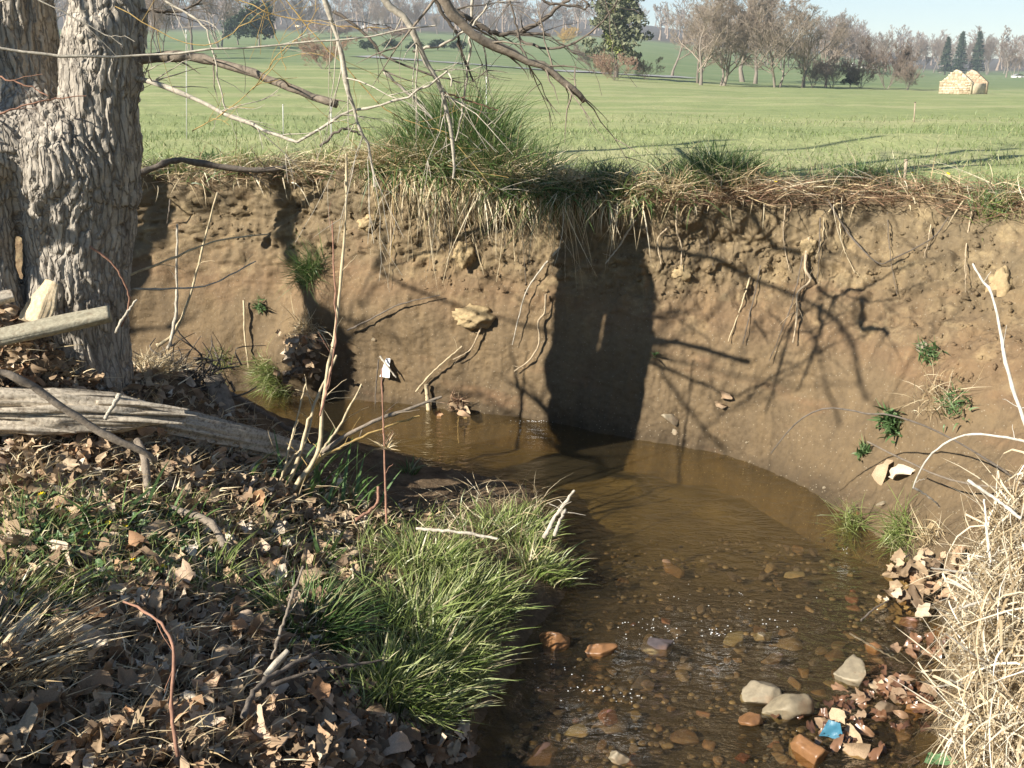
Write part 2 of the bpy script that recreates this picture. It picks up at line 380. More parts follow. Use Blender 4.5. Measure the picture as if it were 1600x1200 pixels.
rough = 0.35 + 0.65 * sstep(Q, 0.45, 0.62)
G = FACE
d = 0.05 * fbm(G, 1.3, 3, 3) + 0.030 * fbm(G, 3.6, 4, 5, .6) * rough
d += (0.016 * ridge(G * np.array([1, 1, 0.5]) + 0.25 * np.stack([fbm(G, 3, 2, 51), fbm(G, 3, 2, 52), fbm(G, 3, 2, 53)], -1), 7.5, 4, 9) * sstep(Q, 0.5, 0.7)) - 0.02 * sstep(Q, 0.5, 0.7)
d += 0.012 * fbm(G, 17, 4, 21, 0.6) * rough + 0.004 * fbm(G, 45, 3, 25) + 0.007 * ridge(G * np.array([1, 1, 0.3]), 9, 3, 27) * (1 - 0.5 * sstep(Q, 0.5, 0.7))
blk = fbm(G * np.array([1, 1, 1.5]), 5.0, 3, 41); d += 0.022 * sstep(blk, 0.15, 0.32) * sstep(Q, 0.42, 0.6)      # slabs of crumbly soil standing proud
blk2 = fbm(G * np.array([1, 1, 1.2]), 11.0, 3, 47); d += 0.010 * sstep(blk2, 0.1, 0.25) * sstep(Q, 0.5, 0.75)
d += 0.011 * ridge(G * np.array([1, 1, 0.12]), 16.0, 2, 77) * np.exp(-((Q - 0.72) / 0.16) ** 2) * sstep(fbm(G * np.array([1, 1, .4]), 2.4, 2, 78), -0.25, 0.3)
d += -0.06 * np.exp(-((Q - 0.80) / 0.05) ** 2) * (0.5 + 0.5 * fbm(G, 2.0, 2, 61)) * (1 - right)
for (u, v, w, a) in ((470, 560, 0.24, 0.20), (500, 470, 0.16, 0.12), (1500, 590, 0.22, 0.06), (1440, 640, 0.15, 0.06), (735, 500, 0.05, 0.05), (725, 400, 0.05, 0.05), (710, 640, 0.07, 0.05)):
    base = PY(u, v, 6.6 if u < 1000 else 5.2)
    # nearest loft point along that pixel
    pu = 800 + 1600 * G[..., 0] / (G[..., 1] * CP - (G[..., 2] - CAM[2]) * SP); pv = 600 - 1600 * ((G[..., 1] * SP + (G[..., 2] - CAM[2]) * CP) / (G[..., 1] * CP - (G[..., 2] - CAM[2]) * SP))
    k = np.argmin((pu - u) ** 2 + (pv - v) ** 2 + np.where(G[..., 1] < 3, 1e9, 0)); c = G.reshape(-1, 3)[k]
    d += a * np.exp(-((G - c) ** 2).sum(-1) / w ** 2)
FACE = G + Nf * (d * edge)[..., None]
FACE[:, -1, 2] = lipz
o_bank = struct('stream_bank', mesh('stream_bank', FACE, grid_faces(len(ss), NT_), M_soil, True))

# field: fans out from the lip of the bank to the horizon
FC = np.array([0.3, 3.2])
gk = np.concatenate([[0.0], np.geomspace(0.004, 290, 140)])
lip3 = FACE[:, -1, :2]
li_s = lip3[::2]
FX = FC + (li_s - FC)[:, None, :] * (1 + gk)[None, :, None]
FZg = fieldz(FX[..., 0], FX[..., 1])
FG = np.concatenate([FX, FZg[..., None]], -1)
FG[:, 0, 2] = FACE[::2, -1, 2] + 0.002
o_field = struct('field', mesh('field', FG, grid_faces(*FG.shape[:2]), M_field, True))

# ------------------------------------------------------------------ near bank (height field), stream bed, water
cp = []
for (u, v) in ((740, 1200), (745, 1150), (800, 1060), (830, 990), (885, 930), (890, 870), (850, 800), (835, 768), (740, 740), (640, 714), (560, 692), (470, 670), (400, 652), (330, 645), (200, 632), (0, 622), (-300, 612)):
    cp.append((*PZ(u, v, 0)[:2], 0.0))
for (u, v) in ((880, 1250), (870, 1150), (920, 1060), (980, 930), (980, 850), (930, 760), (880, 715), (740, 690), (640, 670), (520, 648), (400, 632), (200, 612), (0, 604)):
    cp.append((*PZ(u, v, 0)[:2], -0.20))
cp += [(0.9, 4, -.35), (1.5, 4, -.45), (1.5, 2.2, -.4), (1.2, 5, -.35), (0.2, 5.8, -.3), (-1, 6.4, -.3), (-2.5, 6.9, -.3), (-4.5, 7.1, -.3), (2.5, 3, -.6), (2.5, 6, -.6), (0.6, 1.6, -.1), (0.9, 0.5, -.2),
       (-1.78, 4.4, .83), (-2.6, 4.6, .85), (-3.5, 4.5, .9), (-1.75, 4.9, .70), (-1.55, 5.0, .60), (-1.3, 5.2, .36), (-2.4, 5.3, .55), (-1.02, 4.98, .13), (-1.4, 4.3, .52), (-2.2, 3.6, .72), (-1.5, 3.5, .56), (-1.0, 3.6, .38), (-.6, 3.4, .25), (-.35, 4.0, .14),
       (-.2, 4.6, .10), (.05, 4.35, .08), (-.05, 3.9, .10), (-.9, 4.5, .24), (-.45, 2.9, .22), (-.8, 2.5, .42), (-1.3, 2.4, .56), (-1.0, 1.8, .52), (-2, 2, .66), (-.5, 2.2, .32), (-.22, 2.6, .08), (-3, 3, .76), (-4, 2, .82), (-2, .5, .7), (-.1, 1, .42), (-.8, .8, .6), (-3.5, .5, .8), (-5, 4, .95), (-5, 1, .9), (0.1, -0.5, .5), (-2, -1, .7)]
cp = np.array(cp)
def tps_fit(c):
    d = np.linalg.norm(c[:, None, :2] - c[None, :, :2], axis=-1); K = np.where(d > 0, d * d * np.log(np.maximum(d, 1e-9)), 0) + np.eye(len(c)) * 0.01
    Pm = np.hstack([np.ones((len(c), 1)), c[:, :2]]); A = np.block([[K, Pm], [Pm.T, np.zeros((3, 3))]])
    return np.linalg.solve(A, np.concatenate([c[:, 2], np.zeros(3)]))
TW = tps_fit(cp)
def nearz(x, y, fine=True):
    x = np.asarray(x, float); y = np.asarray(y, float); sh = x.shape; xf, yf = x.ravel(), y.ravel(); out = np.empty(len(xf))
    for i in range(0, len(xf), 20000):
        X, Y = xf[i:i + 20000], yf[i:i + 20000]
        d = np.sqrt((X[:, None] - cp[None, :, 0]) ** 2 + (Y[:, None] - cp[None, :, 1]) ** 2)
        out[i:i + 20000] = (np.where(d > 0, d * d * np.log(np.maximum(d, 1e-9)), 0)) @ TW[:-3] + TW[-3] + TW[-2] * X + TW[-1] * Y
    out = np.clip(out, -0.6, 1.1) + 0.36 * np.exp(-((xf + 2.18) / 0.30) ** 2 - ((yf - 4.16) / 0.17) ** 2)      # leaf pile against the trunk
    P = np.stack([xf, yf, np.zeros_like(xf)], -1); land = sstep(out, -0.02, 0.12)
    out = out + land * (0.035 * fbm(P, 2.6, 3, 71) + 0.018 * fbm(P, 9, 3, 73)) + 0.006 * fbm(P, 30, 2, 75)
    return out.reshape(sh)
gx, gy = np.meshgrid(np.linspace(-5.2, 1.3, 330), np.linspace(-0.6, 7.2, 400), indexing='ij')
NG = np.stack([gx, gy, nearz(gx, gy)], -1)
o_near = struct('near_bank', mesh('near_bank', NG, grid_faces(*gx.shape), M_ground, True))

bx, by = np.meshgrid(np.linspace(-8, 3.2, 200), np.linspace(-1, 8.0, 200), indexing='ij')
Pb = np.stack([bx, by, 0 * bx], -1)
bz = -0.07 - 0.14 * sstep(by, 3.9, 5.2) + 0.02 * fbm(Pb, 4, 3, 81)
o_bed = struct('stream_bed', mesh('stream_bed', np.stack([bx, by, bz], -1), grid_faces(*bx.shape), M_bed, True))
wx, wy = np.meshgrid(np.linspace(-8, 3.2, 160), np.linspace(-1, 8.0, 160), indexing='ij')
o_water = struct('water', mesh('water', np.stack([wx, wy, 0.0 * wx], -1), grid_faces(*wx.shape), M_water, True))

def bvh(G):
    return BVHTree.FromPolygons([tuple(v) for v in G.reshape(-1, 3)], [tuple(f) for f in grid_faces(*G.shape[:2]).tolist()])
BV = {'bank': bvh(FACE[::2, ::2]), 'near': bvh(NG), 'field': bvh(FG)}
def hit(u, v, which=('bank', 'near', 'field')):
    d = Vector(ray(u, v)).normalized(); best = None
    for k in which:
        h = BV[k].ray_cast(Vector(CAM), d)
        if h[0] is not None and (best is None or h[3] < best[3]): best = (h[0], h[1], k, h[3])
    if best is None: return None
    n = np.array(best[1]);
    if n @ np.array(d) > 0: n = -n
    return np.array(best[0]), n
def on_face(u, v): return hit(u, v, ('bank',))
# ------------------------------------------------------------------ the big tree on the left bank
def px(p, r): return r * depth(np.asarray(p)) / 1600.0
def path(pts, y0, y1, K=16):
    n = len(pts); return resample(np.array([PY(p[0], p[1], y0 + (y1 - y0) * i / (n - 1)) for i, p in enumerate(pts)]), K)
tree = empty('forked_tree', (-1.80, 4.4, 0.7), 'large rough-barked tree with a forked trunk on the left bank beside the logs', 'tree')
def tree_part(name, me):
    o = obj(name, me, tree); o.matrix_parent_inverse = Matrix.Translation(tree.location).inverted(); return o
def put(o, parent):                              # parent keeps the world position of the mesh
    o.parent = parent; o.matrix_parent_inverse = Matrix.Translation(parent.location).inverted(); return o
g = Geo()
def stem(pts, K=22, S_=20):
    P = resample(np.array([PY(p[0], p[1], p[2]) for p in pts]), K); r = np.interp(np.linspace(0, len(pts) - 1, K), range(len(pts)), [p[3] for p in pts]) * np.array([depth(a) for a in P]) / 1600
    g.add(*tubes(P, r, S_, True)); return P, r
stem([(118, 700, 4.34, 115), (118, 620, 4.35, 90), (118, 540, 4.36, 80), (119, 470, 4.36, 76), (121, 400, 4.36, 78), (118, 330, 4.35, 84), (112, 270, 4.34, 92), (108, 225, 4.36, 90), (100, 188, 4.39, 74)])
stem([(140, 300, 4.34, 70), (150, 220, 4.33, 62), (156, 160, 4.33, 57), (160, 100, 4.34, 57), (166, 40, 4.36, 57), (158, -30, 4.40, 56), (128, -140, 4.43, 55), (95, -300, 4.48, 50)])
stem([(70, 290, 4.38, 84), (52, 210, 4.40, 68), (38, 150, 4.46, 60), (30, 90, 4.47, 57), (22, 20, 4.46, 60), (12, -60, 4.45, 59), (-5, -170, 4.46, 56), (-20, -300, 4.46, 48)])
stem([(110, 262, 4.36, 84), (60, 245, 4.33, 74), (10, 232, 4.27, 66), (-50, 222, 4.19, 60), (-130, 205, 4.07, 56), (-220, 190, 3.95, 52)])
stem([(-25, 250, 4.26, 60), (-14, 330, 4.22, 40), (-12, 400, 4.2, 34), (-10, 470, 4.2, 42), (-14, 560, 4.2, 60), (-20, 660, 4.2, 80)])
tmp = bpy.data.objects.new('tmp', g.me('tmp')); COL.objects.link(tmp)
md = tmp.modifiers.new('r', 'REMESH'); md.mode = 'VOXEL'; md.voxel_size = 0.0062; md.use_smooth_shade = True
ms = tmp.modifiers.new('s', 'SMOOTH'); ms.factor = 0.5; ms.iterations = 20
dg = bpy.context.evaluated_depsgraph_get(); me = bpy.data.meshes.new_from_object(tmp.evaluated_get(dg)); me.name = 'trunk'
bpy.data.objects.remove(tmp)
nv = len(me.vertices); V = np.empty(nv * 3, np.float32); N = np.empty(nv * 3, np.float32)
me.vertices.foreach_get('co', V); me.vertices.foreach_get('normal', N); V = V.reshape(-1, 3).astype(float); N = N.reshape(-1, 3).astype(float)
wob = 0.035 * np.stack([fbm(V, 3, 2, 5), fbm(V, 3, 2, 6), fbm(V, 3, 2, 7)], -1)
bulge = np.exp(-((V[:, 0] + 2.15) / 0.28) ** 2 - ((V[:, 2] - 1.83) / 0.14) ** 2)
Wp = V + wob; Wp = Wp + np.stack([bulge * (V[:, 2] - 1.8) * 0.8, 0 * bulge, 0 * bulge], -1)
sc = np.array([17, 17, 3.0])
def voro(P, seed):
    I = np.floor(P).astype(np.int64); f1 = np.full(len(P), 9.0); f2 = np.full(len(P), 9.0); cid = np.zeros(len(P))
    for dx in (-1, 0, 1):
        for dy in (-1, 0, 1):
            for dz in (-1, 0, 1):
                J = I + (dx, dy, dz); h = [_hash(J[:, 0], J[:, 1], J[:, 2], seed + q_) for q_ in range(3)]
                dd = np.sqrt(((J + 0.5 + 0.5 * np.stack(h, -1) - P) ** 2).sum(1)); m_ = dd < f1
                f2 = np.where(m_, f1, np.minimum(f2, dd)); cid = np.where(m_, h[0], cid); f1 = np.where(m_, dd, f1)
    return f1, f2, cid
Wq = Wp + 0.012 * np.stack([fbm(V, 11, 2, 15), fbm(V, 11, 2, 16), fbm(V, 11, 2, 17)], -1)
Wq = Wq + 0.05 * np.stack([fbm(V, 2.2, 2, 25), fbm(V, 2.2, 2, 26), 2.5 * fbm(V, 2.2, 2, 27)], -1)
f1, f2, cid = voro(Wq * np.array([23, 23, 1.9]), 90); g1, g2, cid2 = voro(Wq * np.array([50, 50, 7]) + 5, 95); n3 = fbm(V * np.array([90, 90, 45]), 1.0, 3, 92)
disp = 0.012 * sstep(f2 - f1, 0.0, 0.34) + 0.002 * cid + 0.004 * sstep(g2 - g1, 0.0, 0.25) + 0.0025 * cid2 + 0.0028 * n3 + 0.016 * fbm(V, 3.2, 3, 12) - 0.011
V2 = V + N * disp[:, None]
me.vertices.foreach_set('co', V2.astype(np.float32).ravel()); me.update(); me.materials.clear(); me.materials.append(M_bark)
tree_part('trunk', me)

M_limb = bark_mat('limb_bark', 0.8, (26, 26, 26), (0.07, 0.058, 0.048), (0.27, 0.225, 0.175))
M_pale = bark_mat('pale_twig_bark', 0.5, (40, 40, 40), (0.20, 0.175, 0.14), (0.52, 0.47, 0.38))
M_dark = bark_mat('dark_twig_bark', 0.5, (40, 40, 40), (0.05, 0.042, 0.036), (0.16, 0.135, 0.11))
M_yellow = bark_mat('yellow_shoot_bark', 0.3, (40, 40, 40), (0.33, 0.21, 0.07), (0.50, 0.35, 0.14))
M_red = bark_mat('red_twig_bark', 0.3, (40, 40, 40), (0.16, 0.07, 0.045), (0.34, 0.19, 0.13))
rt = np.random.default_rng(21)
def with_twigs(P, r0, r1, n, tl, m, name, sides=7, rough=0.0, K=20, broken=False, tr=0.3):
    """one branch: tapered main axis plus forking side twigs, joined as they grow"""
    g = Geo(); P = resample(P, K); L = np.linalg.norm(np.diff(P, axis=0), axis=1).sum()
    if rough: P[1:-1] += rt.normal(0, rough, (K - 2, 3))
    r = np.linspace(r0, r1, K) * (1 + 0.12 * rt.normal(0, 1, K)); g.add(*tubes(P, r, sides, broken))
    T = unit(np.gradient(P, axis=0))
    for i in range(n):
        k = rt.integers(2, K - 1); d = unit(T[k] + rt.normal(0, 0.75, 3)); l = tl * rt.uniform(0.35, 1.0); j = np.linspace(0, 1, 6)[:, None]
        q = P[k] + d * l * j + rt.normal(0, 0.12, 3) * l * j ** 2 + np.array([0, 0, -0.15 * l]) * j ** 2
        q[1:] += rt.normal(0, 0.012 * l, (5, 3)); rr = max(r[k] * tr, 0.0011); g.add(*tubes(q, np.linspace(rr, 0.0008, 6), 4))
        if l > 0.25:
            for _ in range(2):
                k2 = rt.integers(2, 5); d2 = unit(d + rt.normal(0, 0.6, 3)); q2 = q[k2] + d2 * l * 0.4 * j + rt.normal(0, 0.05, 3) * l * j ** 2
                g.add(*tubes(q2, np.linspace(rr * 0.6, 0.0007, 6), 4))
    return g.me(name, m, True)
BR = [  # pixels on the photograph read at a distance, radii in pixels
    ([(200, 92), (270, 88), (330, 96), (400, 116), (462, 141), (527, 163)], 4.36, 4.20, 8, 5.5, 3, 0.3, M_limb, True),
    ([(188, 118), (230, 125), (300, 152), (370, 186), (420, 206), (465, 222)], 4.34, 4.1, 4.5, 2.2, 6, 0.35, M_pale, False),
    ([(465, 222), (505, 198), (548, 172), (600, 162), (650, 145), (684, 122), (702, 112), (705, 135)], 4.1, 4.0, 2.2, 1.3, 5, 0.3, M_pale, False),
    ([(495, -60), (508, 0), (525, 55), (541, 130), (555, 182), (568, 212), (581, 245), (585, 292)], 4.0, 4.1, 4.8, 1.6, 7, 0.45, M_pale, False),
    ([(560, -70), (600, 0), (640, 38), (662, 92), (682, 122), (698, 175), (709, 235), (708, 278)], 4.0, 4.15, 6.5, 1.8, 9, 0.45, M_pale, False),
    ([(650, -90), (682, -20), (705, 18), (745, 58), (792, 82), (850, 106), (890, 135), (913, 158)], 3.9, 4.05, 9.5, 5, 8, 0.4, M_limb, True),
    ([(640, -40), (700, 8), (750, 40), (775, 52), (805, 52), (860, 55)], 4.2, 4.3, 5.5, 2.5, 5, 0.35, M_dark, False),
    ([(800, 52), (840, 38), (870, 12), (900, -6), (935, -30)], 4.3, 4.2, 4, 2, 4, 0.3, M_dark, False),
    ([(803, 52), (820, 66), (850, 75), (880, 74), (915, 55), (945, 30), (965, 0)], 4.3, 4.1, 2.2, 1.2, 3, 0.25, M_dark, False),
    ([(840, -10), (855, 5), (885, 6), (912, 14), (920, 8), (910, -2)], 4.1, 4.1, 2.4, 1.4, 3, 0.2, M_dark, False),
    ([(790, -20), (805, 30), (812, 60), (822, 90), (832, 122)], 4.2, 4.2, 1.8, 1.0, 2, 0.2, M_dark, False),
    ([(-60, 66), (30, 80), (115, 89), (250, 83), (400, 75), (540, 59), (680, 40)], 3.6, 3.9, 2.6, 1.3, 3, 0.3, M_pale, False),
    ([(645, 80), (690, 70), (720, 52), (750, 28), (770, -10)], 4.1, 4.1, 2.2, 1.2, 3, 0.25, M_pale, False),
    ([(660, -30), (690, 20), (712, 48), (722, 85), (740, 128)], 4.1, 4.2, 3.6, 1.6, 4, 0.3, M_dark, False),
    ([(740, -30), (735, 50), (732, 100), (724, 160), (712, 220)], 4.3, 4.4, 2.6, 1.2, 3, 0.3, M_pale, False),
    ([(600, 112), (640, 148), (676, 187)], 4.4, 4.4, 2.6, 1.6, 4, 0.2, M_pale, True),
    ([(520, 18), (555, 40), (580, 64), (600, 85), (640, 105), (690, 122), (720, 130)], 4.2, 4.2, 2.6, 1.0, 4, 0.3, M_dark, False),
    ([(222, 15), (260, 18), (300, 12), (330, -20)], 4.35, 4.3, 3.0, 1.4, 4, 0.3, M_dark, False),
    ([(200, -40), (265, 5), (305, 28), (325, 52), (335, 90), (345, 140), (352, 170)], 4.2, 4.1, 2.0, 1.0, 3, 0.3, M_pale, False),
    ([(-30, 10), (40, -5), (100, 20), (150, 45), (190, 70)], 4.0, 4.1, 1.4, 0.9, 2, 0.2, M_pale, False),
    ([(-20, 115), (30, 130), (75, 150)], 4.0, 4.0, 1.4, 0.9, 1, 0.2, M_red, False),
    ([(-20, 185), (30, 168), (80, 155), (135, 150)], 4.0, 4.1, 1.5, 0.9, 1, 0.2, M_red, False),
    ([(300, -30), (380, 5), (470, 32), (560, 44), (610, 42)], 4.1, 4.1, 1.5, 0.8, 3, 0.35, M_yellow, False),
    ([(420, -30), (470, 30), (530, 95), (590, 160), (640, 190), (700, 208)], 4.1, 4.2, 1.7, 0.9, 5, 0.5, M_yellow, False),
    ([(400, -30), (420, 25), (435, 70), (446, 110)], 4.1, 4.1, 1.3, 0.8, 2, 0.4, M_yellow, False),
    ([(395, 140), (440, 80), (470, 55), (498, 12)], 4.1, 4.1, 1.3, 0.7, 3, 0.4, M_yellow, False),
    ([(180, 10), (300, 70), (380, 40), (460, -20)], 4.1, 4.1, 1.2, 0.7, 4, 0.4, M_yellow, False),
    ([(300, 205), (350, 175), (410, 125), (455, 70)], 4.2, 4.2, 1.2, 0.7, 3, 0.4, M_yellow, False),
    ([(690, 142), (740, 160), (778, 172)], 4.3, 4.3, 1.5, 0.8, 1, 0.2, M_red, False),
    ([(500, 228), (530, 205), (548, 202), (568, 214)], 4.1, 4.1, 2.2, 1.5, 1, 0.15, M_dark, False),
    ([(920, -60), (945, 0), (955, 60), (960, 125)], 3.9, 3.9, 1.1, 0.7, 1, 0.2, M_dark, False),
    ([(235, -40), (240, 60), (215, 160), (205, 205)], 4.25, 4.3, 1.2, 0.7, 3, 0.3, M_dark, False),
    ([(850, 50), (900, 85), (930, 112)], 4.1, 4.1, 1.2, 0.8, 1, 0.2, M_dark, False),
]
for pts, y0, y1, r0, r1, n, tl, m, brk in BR:
    P = path(pts, y0, y1, 12); s = depth(P[0]) / 1600
    k_ = .68 if m is M_yellow else 1.0
    tree_part('branch', with_twigs(P, r0 * s * k_, r1 * s * k_, int(n * (1 if m is M_yellow else 1.8)) + 1, tl, m, 'branch', 8, 0.003, 18, brk))
# upper limbs (above the frame) that carry the branches and throw their shadows on the bank
def limb(pts, r0, r1, n=10, tl=1.2, m=M_limb):
    tree_part('limb', with_twigs(np.array(pts, float), r0, r1, n, tl, m, 'limb', 10, 0.01, 22, False, 0.35))
top_r = PY(95, -295, 4.48); top_l = PY(-20, -295, 4.46); side = PY(-215, 191, 3.96)
limb([top_r - (0, 0, .12), top_r + (.08, .0, .6), top_r + (.25, .1, 1.6), top_r + (.2, .3, 3.0), top_r + (.5, .3, 4.6)], 0.125, 0.03, 22, 1.6)
limb([top_l - (0, 0, .12), top_l + (-.1, .05, .8), top_l + (-.35, .3, 2.0), top_l + (-.5, .2, 3.6)], 0.125, 0.03, 18, 1.5)
limb([side - (-.12, -.1, 0), side + (-.6, -.43, .2), side + (-1.4, -1.0, .9), side + (-2.2, -1.55, 2.2)], 0.14, 0.04, 14, 1.2)
limb([top_r + (.02, 0, .2), (-0.9, 4.1, 3.6), (-0.1, 3.7, 3.75), (0.5, 3.4, 3.75)], 0.07, 0.012, 8, 0.6)
limb([top_r + (.1, 0, .9), (-1.0, 4.6, 4.9), (-0.6, 4.7, 5.8)], 0.06, 0.012, 8, .8)
SHL = [  # branch shadows seen on the bank, traced back up the sunlight to the branch that throws them
    ([(1005, 385), (1080, 398), (1140, 417), (1200, 445), (1255, 468), (1305, 500), (1335, 550), (1352, 625)], 3.5, 5.0, .020, .012, (-.3, -.2, .5)),
    ([(1060, 235), (1130, 285), (1165, 325), (1195, 370), (1215, 388), (1252, 398)], 4.2, 4.0, .022, .016, (-.3, 0, .5)),
    ([(1252, 470), (1275, 540), (1290, 600), (1312, 665)], 4.6, 5.4, .012, .008, None),
    ([(1012, 545), (1060, 620), (1100, 670), (1132, 702)], 4.8, 5.4, .014, .010, (-.4, -.1, .5)),
    ([(1015, 560), (1080, 510), (1130, 470), (1185, 400)], 5.6, 5.2, .009, .007, None),
    ([(1020, 545), (1100, 572), (1160, 590), (1245, 602)], 5.4, 5.6, .009, .006, None),
    ([(1005, 497), (1040, 488), (1070, 484)], 4.6, 4.6, .013, .010, (-.3, -.1, .4)),
    ([(600, 430), (720, 480), (800, 502), (875, 522)], 4.6, 4.4, .011, .010, (-.4, -.2, .5)),
    ([(1230, 385), (1300, 395), (1390, 412), (1480, 398)], 5.6, 5.8, .011, .007, None),
    ([(640, 300), (700, 350), (760, 430), (830, 480)], 5.0, 4.6, .008, .006, None),
    ([(1120, 640), (1200, 620), (1280, 600), (1350, 600)], 6.0, 6.2, .008, .005, None),
    ([(560, 480), (600, 430), (640, 400), (700, 330)], 5.2, 5.0, .010, .006, None),
    ([(300, 330), (380, 300), (440, 270)], 5.5, 5.2, .012, .008, None),
    ([(1380, 640), (1330, 560), (1400, 480), (1500, 430)], 5.6, 6.0, .007, .005, None),
]
Ld = np.array(LIGHT)
for pts, k0, k1, r0, r1, up in SHL:
    Q = []
    for i, (u, v) in enumerate(pts):
        h = hit(u, v, ('bank', 'field'))
        if h is None: continue
        Q.append(h[0] - Ld * (k0 + (k1 - k0) * i / (len(pts) - 1)))
    Q = np.array(Q)
    if up is None: up = (-.35, -.35, .9)
    Q = np.vstack([Q[0] + np.array(up) * 1.6, Q[0] + np.array(up) * 0.6, Q])
    tree_part('branch', with_twigs(Q, r0, r1, 4, 0.35, M_limb, 'branch', 8, 0.004, 20))

# saplings just outside the frame whose shadows reach the bank
def sapling(base, pts, r0, r1, label):
    t = empty('sapling', base, label, 'tree')
    P = np.array([base, *pts], float); o = obj('trunk', with_twigs(P, r0, r1, 14, 1.0, M_limb, 'trunk', 10, 0.006, 26), None); put(o, t)
hs = [on_face(u, v)[0] - Ld * 4.8 for u, v in ((522, 605), (522, 550), (484, 475), (455, 400), (446, 300))]; h0 = hs[-1]
sapling((hs[0][0] + .05, hs[0][1], 0.85), [*hs, h0 + (-.1, 0, .8), h0 + (-.05, .1, 2), h0 + (.1, .1, 4)], .085, .03, 'thin bare sapling on the near bank upstream of the forked tree')
h1 = on_face(150, 380); h1 = (h1[0] if h1 else np.array([-3.1, 7.2, .8])) + np.array([.45, 0, 0]) - Ld * 5.0
sapling((h1[0] - .1, h1[1], 0.9), [h1 + (0, 0, -.2), h1 + (0.03, 0, .6), h1 + (.1, 0, 2), h1 + (0, .2, 4)], .12, .04, 'leaning bare sapling behind the thin one upstream on the near bank')

# ------------------------------------------------------------------ plant, leaf, wood and stone makers
def in_poly(P, poly):
    x, y = P[:, 0], P[:, 1]; c = np.zeros(len(P), bool); n = len(poly)
    for i in range(n):
        x1, y1 = poly[i]; x2, y2 = poly[(i + 1) % n]
        c ^= ((y1 > y) != (y2 > y)) & (x < (x2 - x1) * (y - y1) / (y2 - y1 + 1e-12) + x1)
    return c
def scatter(poly, n, which, rng=R):
    """points and normals on the surfaces seen inside a pixel polygon"""
    poly = np.array(poly, float); lo, hi = poly.min(0), poly.max(0); out = []
    while len(out) < n:
        C = rng.uniform(lo, hi, (n, 2)); C = C[in_poly(C, poly)]; k0 = len(out)
        for u, v in C[:n - len(out)]:
            h = hit(u, v, which)
            if h is not None: out.append(h)
        if len(out) == k0: break
    return np.array([o[0] for o in out]), np.array([o[1] for o in out])
UP = np.array([0, 0, 1.0])
def tuft(geo, c, n, rad, Lr, Wr, bend, lean=None, leanw=0.0, up=None, rng=R, surf=None, K=4):
    a = rng.uniform(0, 2 * math.pi, n); rr = rad * np.sqrt(rng.uniform(0, 1, n))
    off = np.stack([np.cos(a) * rr, np.sin(a) * rr, np.zeros(n)], -1); root = np.asarray(c) + off
    if surf is not None: root[:, 2] = surf(root[:, 0], root[:, 1]) - 0.01
    dirs = unit(off / max(rad, 1e-3) + 0.35 * rand_dir(n, rng) + (leanw * np.asarray(lean) if lean is not None else 0))
    upv = np.broadcast_to(UP if up is None else np.asarray(up, float), (n, 3)); upv = unit(upv + 0.25 * dirs + rng.normal(0, 0.12, (n, 3)))
    geo.add(*blades(root, upv, dirs, rng.uniform(*Lr, n), rng.uniform(*Wr, n), rng.uniform(*bend, n), K, rng))

M_grass = island_mat('spring_grass', [(0, (0.10, 0.155, 0.035)), (0.3, (0.20, 0.26, 0.07)), (0.65, (0.31, 0.36, 0.125)), (0.85, (0.41, 0.43, 0.21)), (1, (0.55, 0.47, 0.29))], 0.38, 0.45, 0.3, (0.22, 0.34, 0.05, 1))
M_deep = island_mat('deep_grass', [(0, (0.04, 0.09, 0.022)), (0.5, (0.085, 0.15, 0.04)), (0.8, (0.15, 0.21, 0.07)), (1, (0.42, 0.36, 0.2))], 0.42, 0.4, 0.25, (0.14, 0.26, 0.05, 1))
M_straw = island_mat('dry_straw', [(0, (0.33, 0.24, 0.125)), (0.4, (0.52, 0.41, 0.24)), (0.8, (0.66, 0.56, 0.37)), (1, (0.78, 0.70, 0.52))], 0.6, 0.3, 0.15, (0.6, 0.45, 0.22, 1))
M_mead = island_mat('meadow_blades', [(0, (0.15, 0.20, 0.07)), (0.5, (0.20, 0.25, 0.10)), (0.85, (0.27, 0.30, 0.14)), (1, (0.38, 0.36, 0.2))], 0.5, 0.3, 0.25, (0.2, 0.3, 0.08, 1))
M_leaf = object_mat('dry_leaf', [(0, (0.20, 0.135, 0.085)), (0.3, (0.36, 0.255, 0.16)), (0.6, (0.53, 0.41, 0.27)), (0.75, (0.40, 0.23, 0.12)), (1, (0.70, 0.62, 0.49))], 0.65, 0.25, 0.12, 0.5, 30)
M_litter = island_mat('leaf_litter', [(0, (0.13, 0.092, 0.06)), (0.35, (0.31, 0.225, 0.14)), (0.65, (0.48, 0.375, 0.255)), (0.8, (0.36, 0.215, 0.12)), (1, (0.72, 0.65, 0.52))], 0.7, 0.2, 0.1, (0.5, 0.3, 0.1, 1), 0.4, 30)
M_strap = island_mat('strap_leaf', [(0, (0.05, 0.11, 0.03)), (0.5, (0.10, 0.18, 0.055)), (1, (0.17, 0.25, 0.09))], 0.35, 0.5, 0.25, (0.16, 0.3, 0.06, 1))
M_weed = island_mat('weed_leaf', [(0, (0.06, 0.12, 0.04)), (0.6, (0.11, 0.19, 0.07)), (1, (0.20, 0.27, 0.12))], 0.45, 0.4, 0.2, (0.16, 0.28, 0.07, 1))
M_root = bark_mat('root_bark', 0.4, (50, 50, 50), (0.20, 0.14, 0.085), (0.50, 0.40, 0.27))
M_cane = bark_mat('cane_bark', 0.3, (50, 50, 20), (0.34, 0.26, 0.15), (0.58, 0.48, 0.31))
M_grey = wood_mat('weathered_wood', (0.62, 0.54, 0.42), (0.16, 0.12, 0.085))
M_board = wood_mat('grey_green_wood', (0.44, 0.40, 0.29), (0.24, 0.20, 0.14))
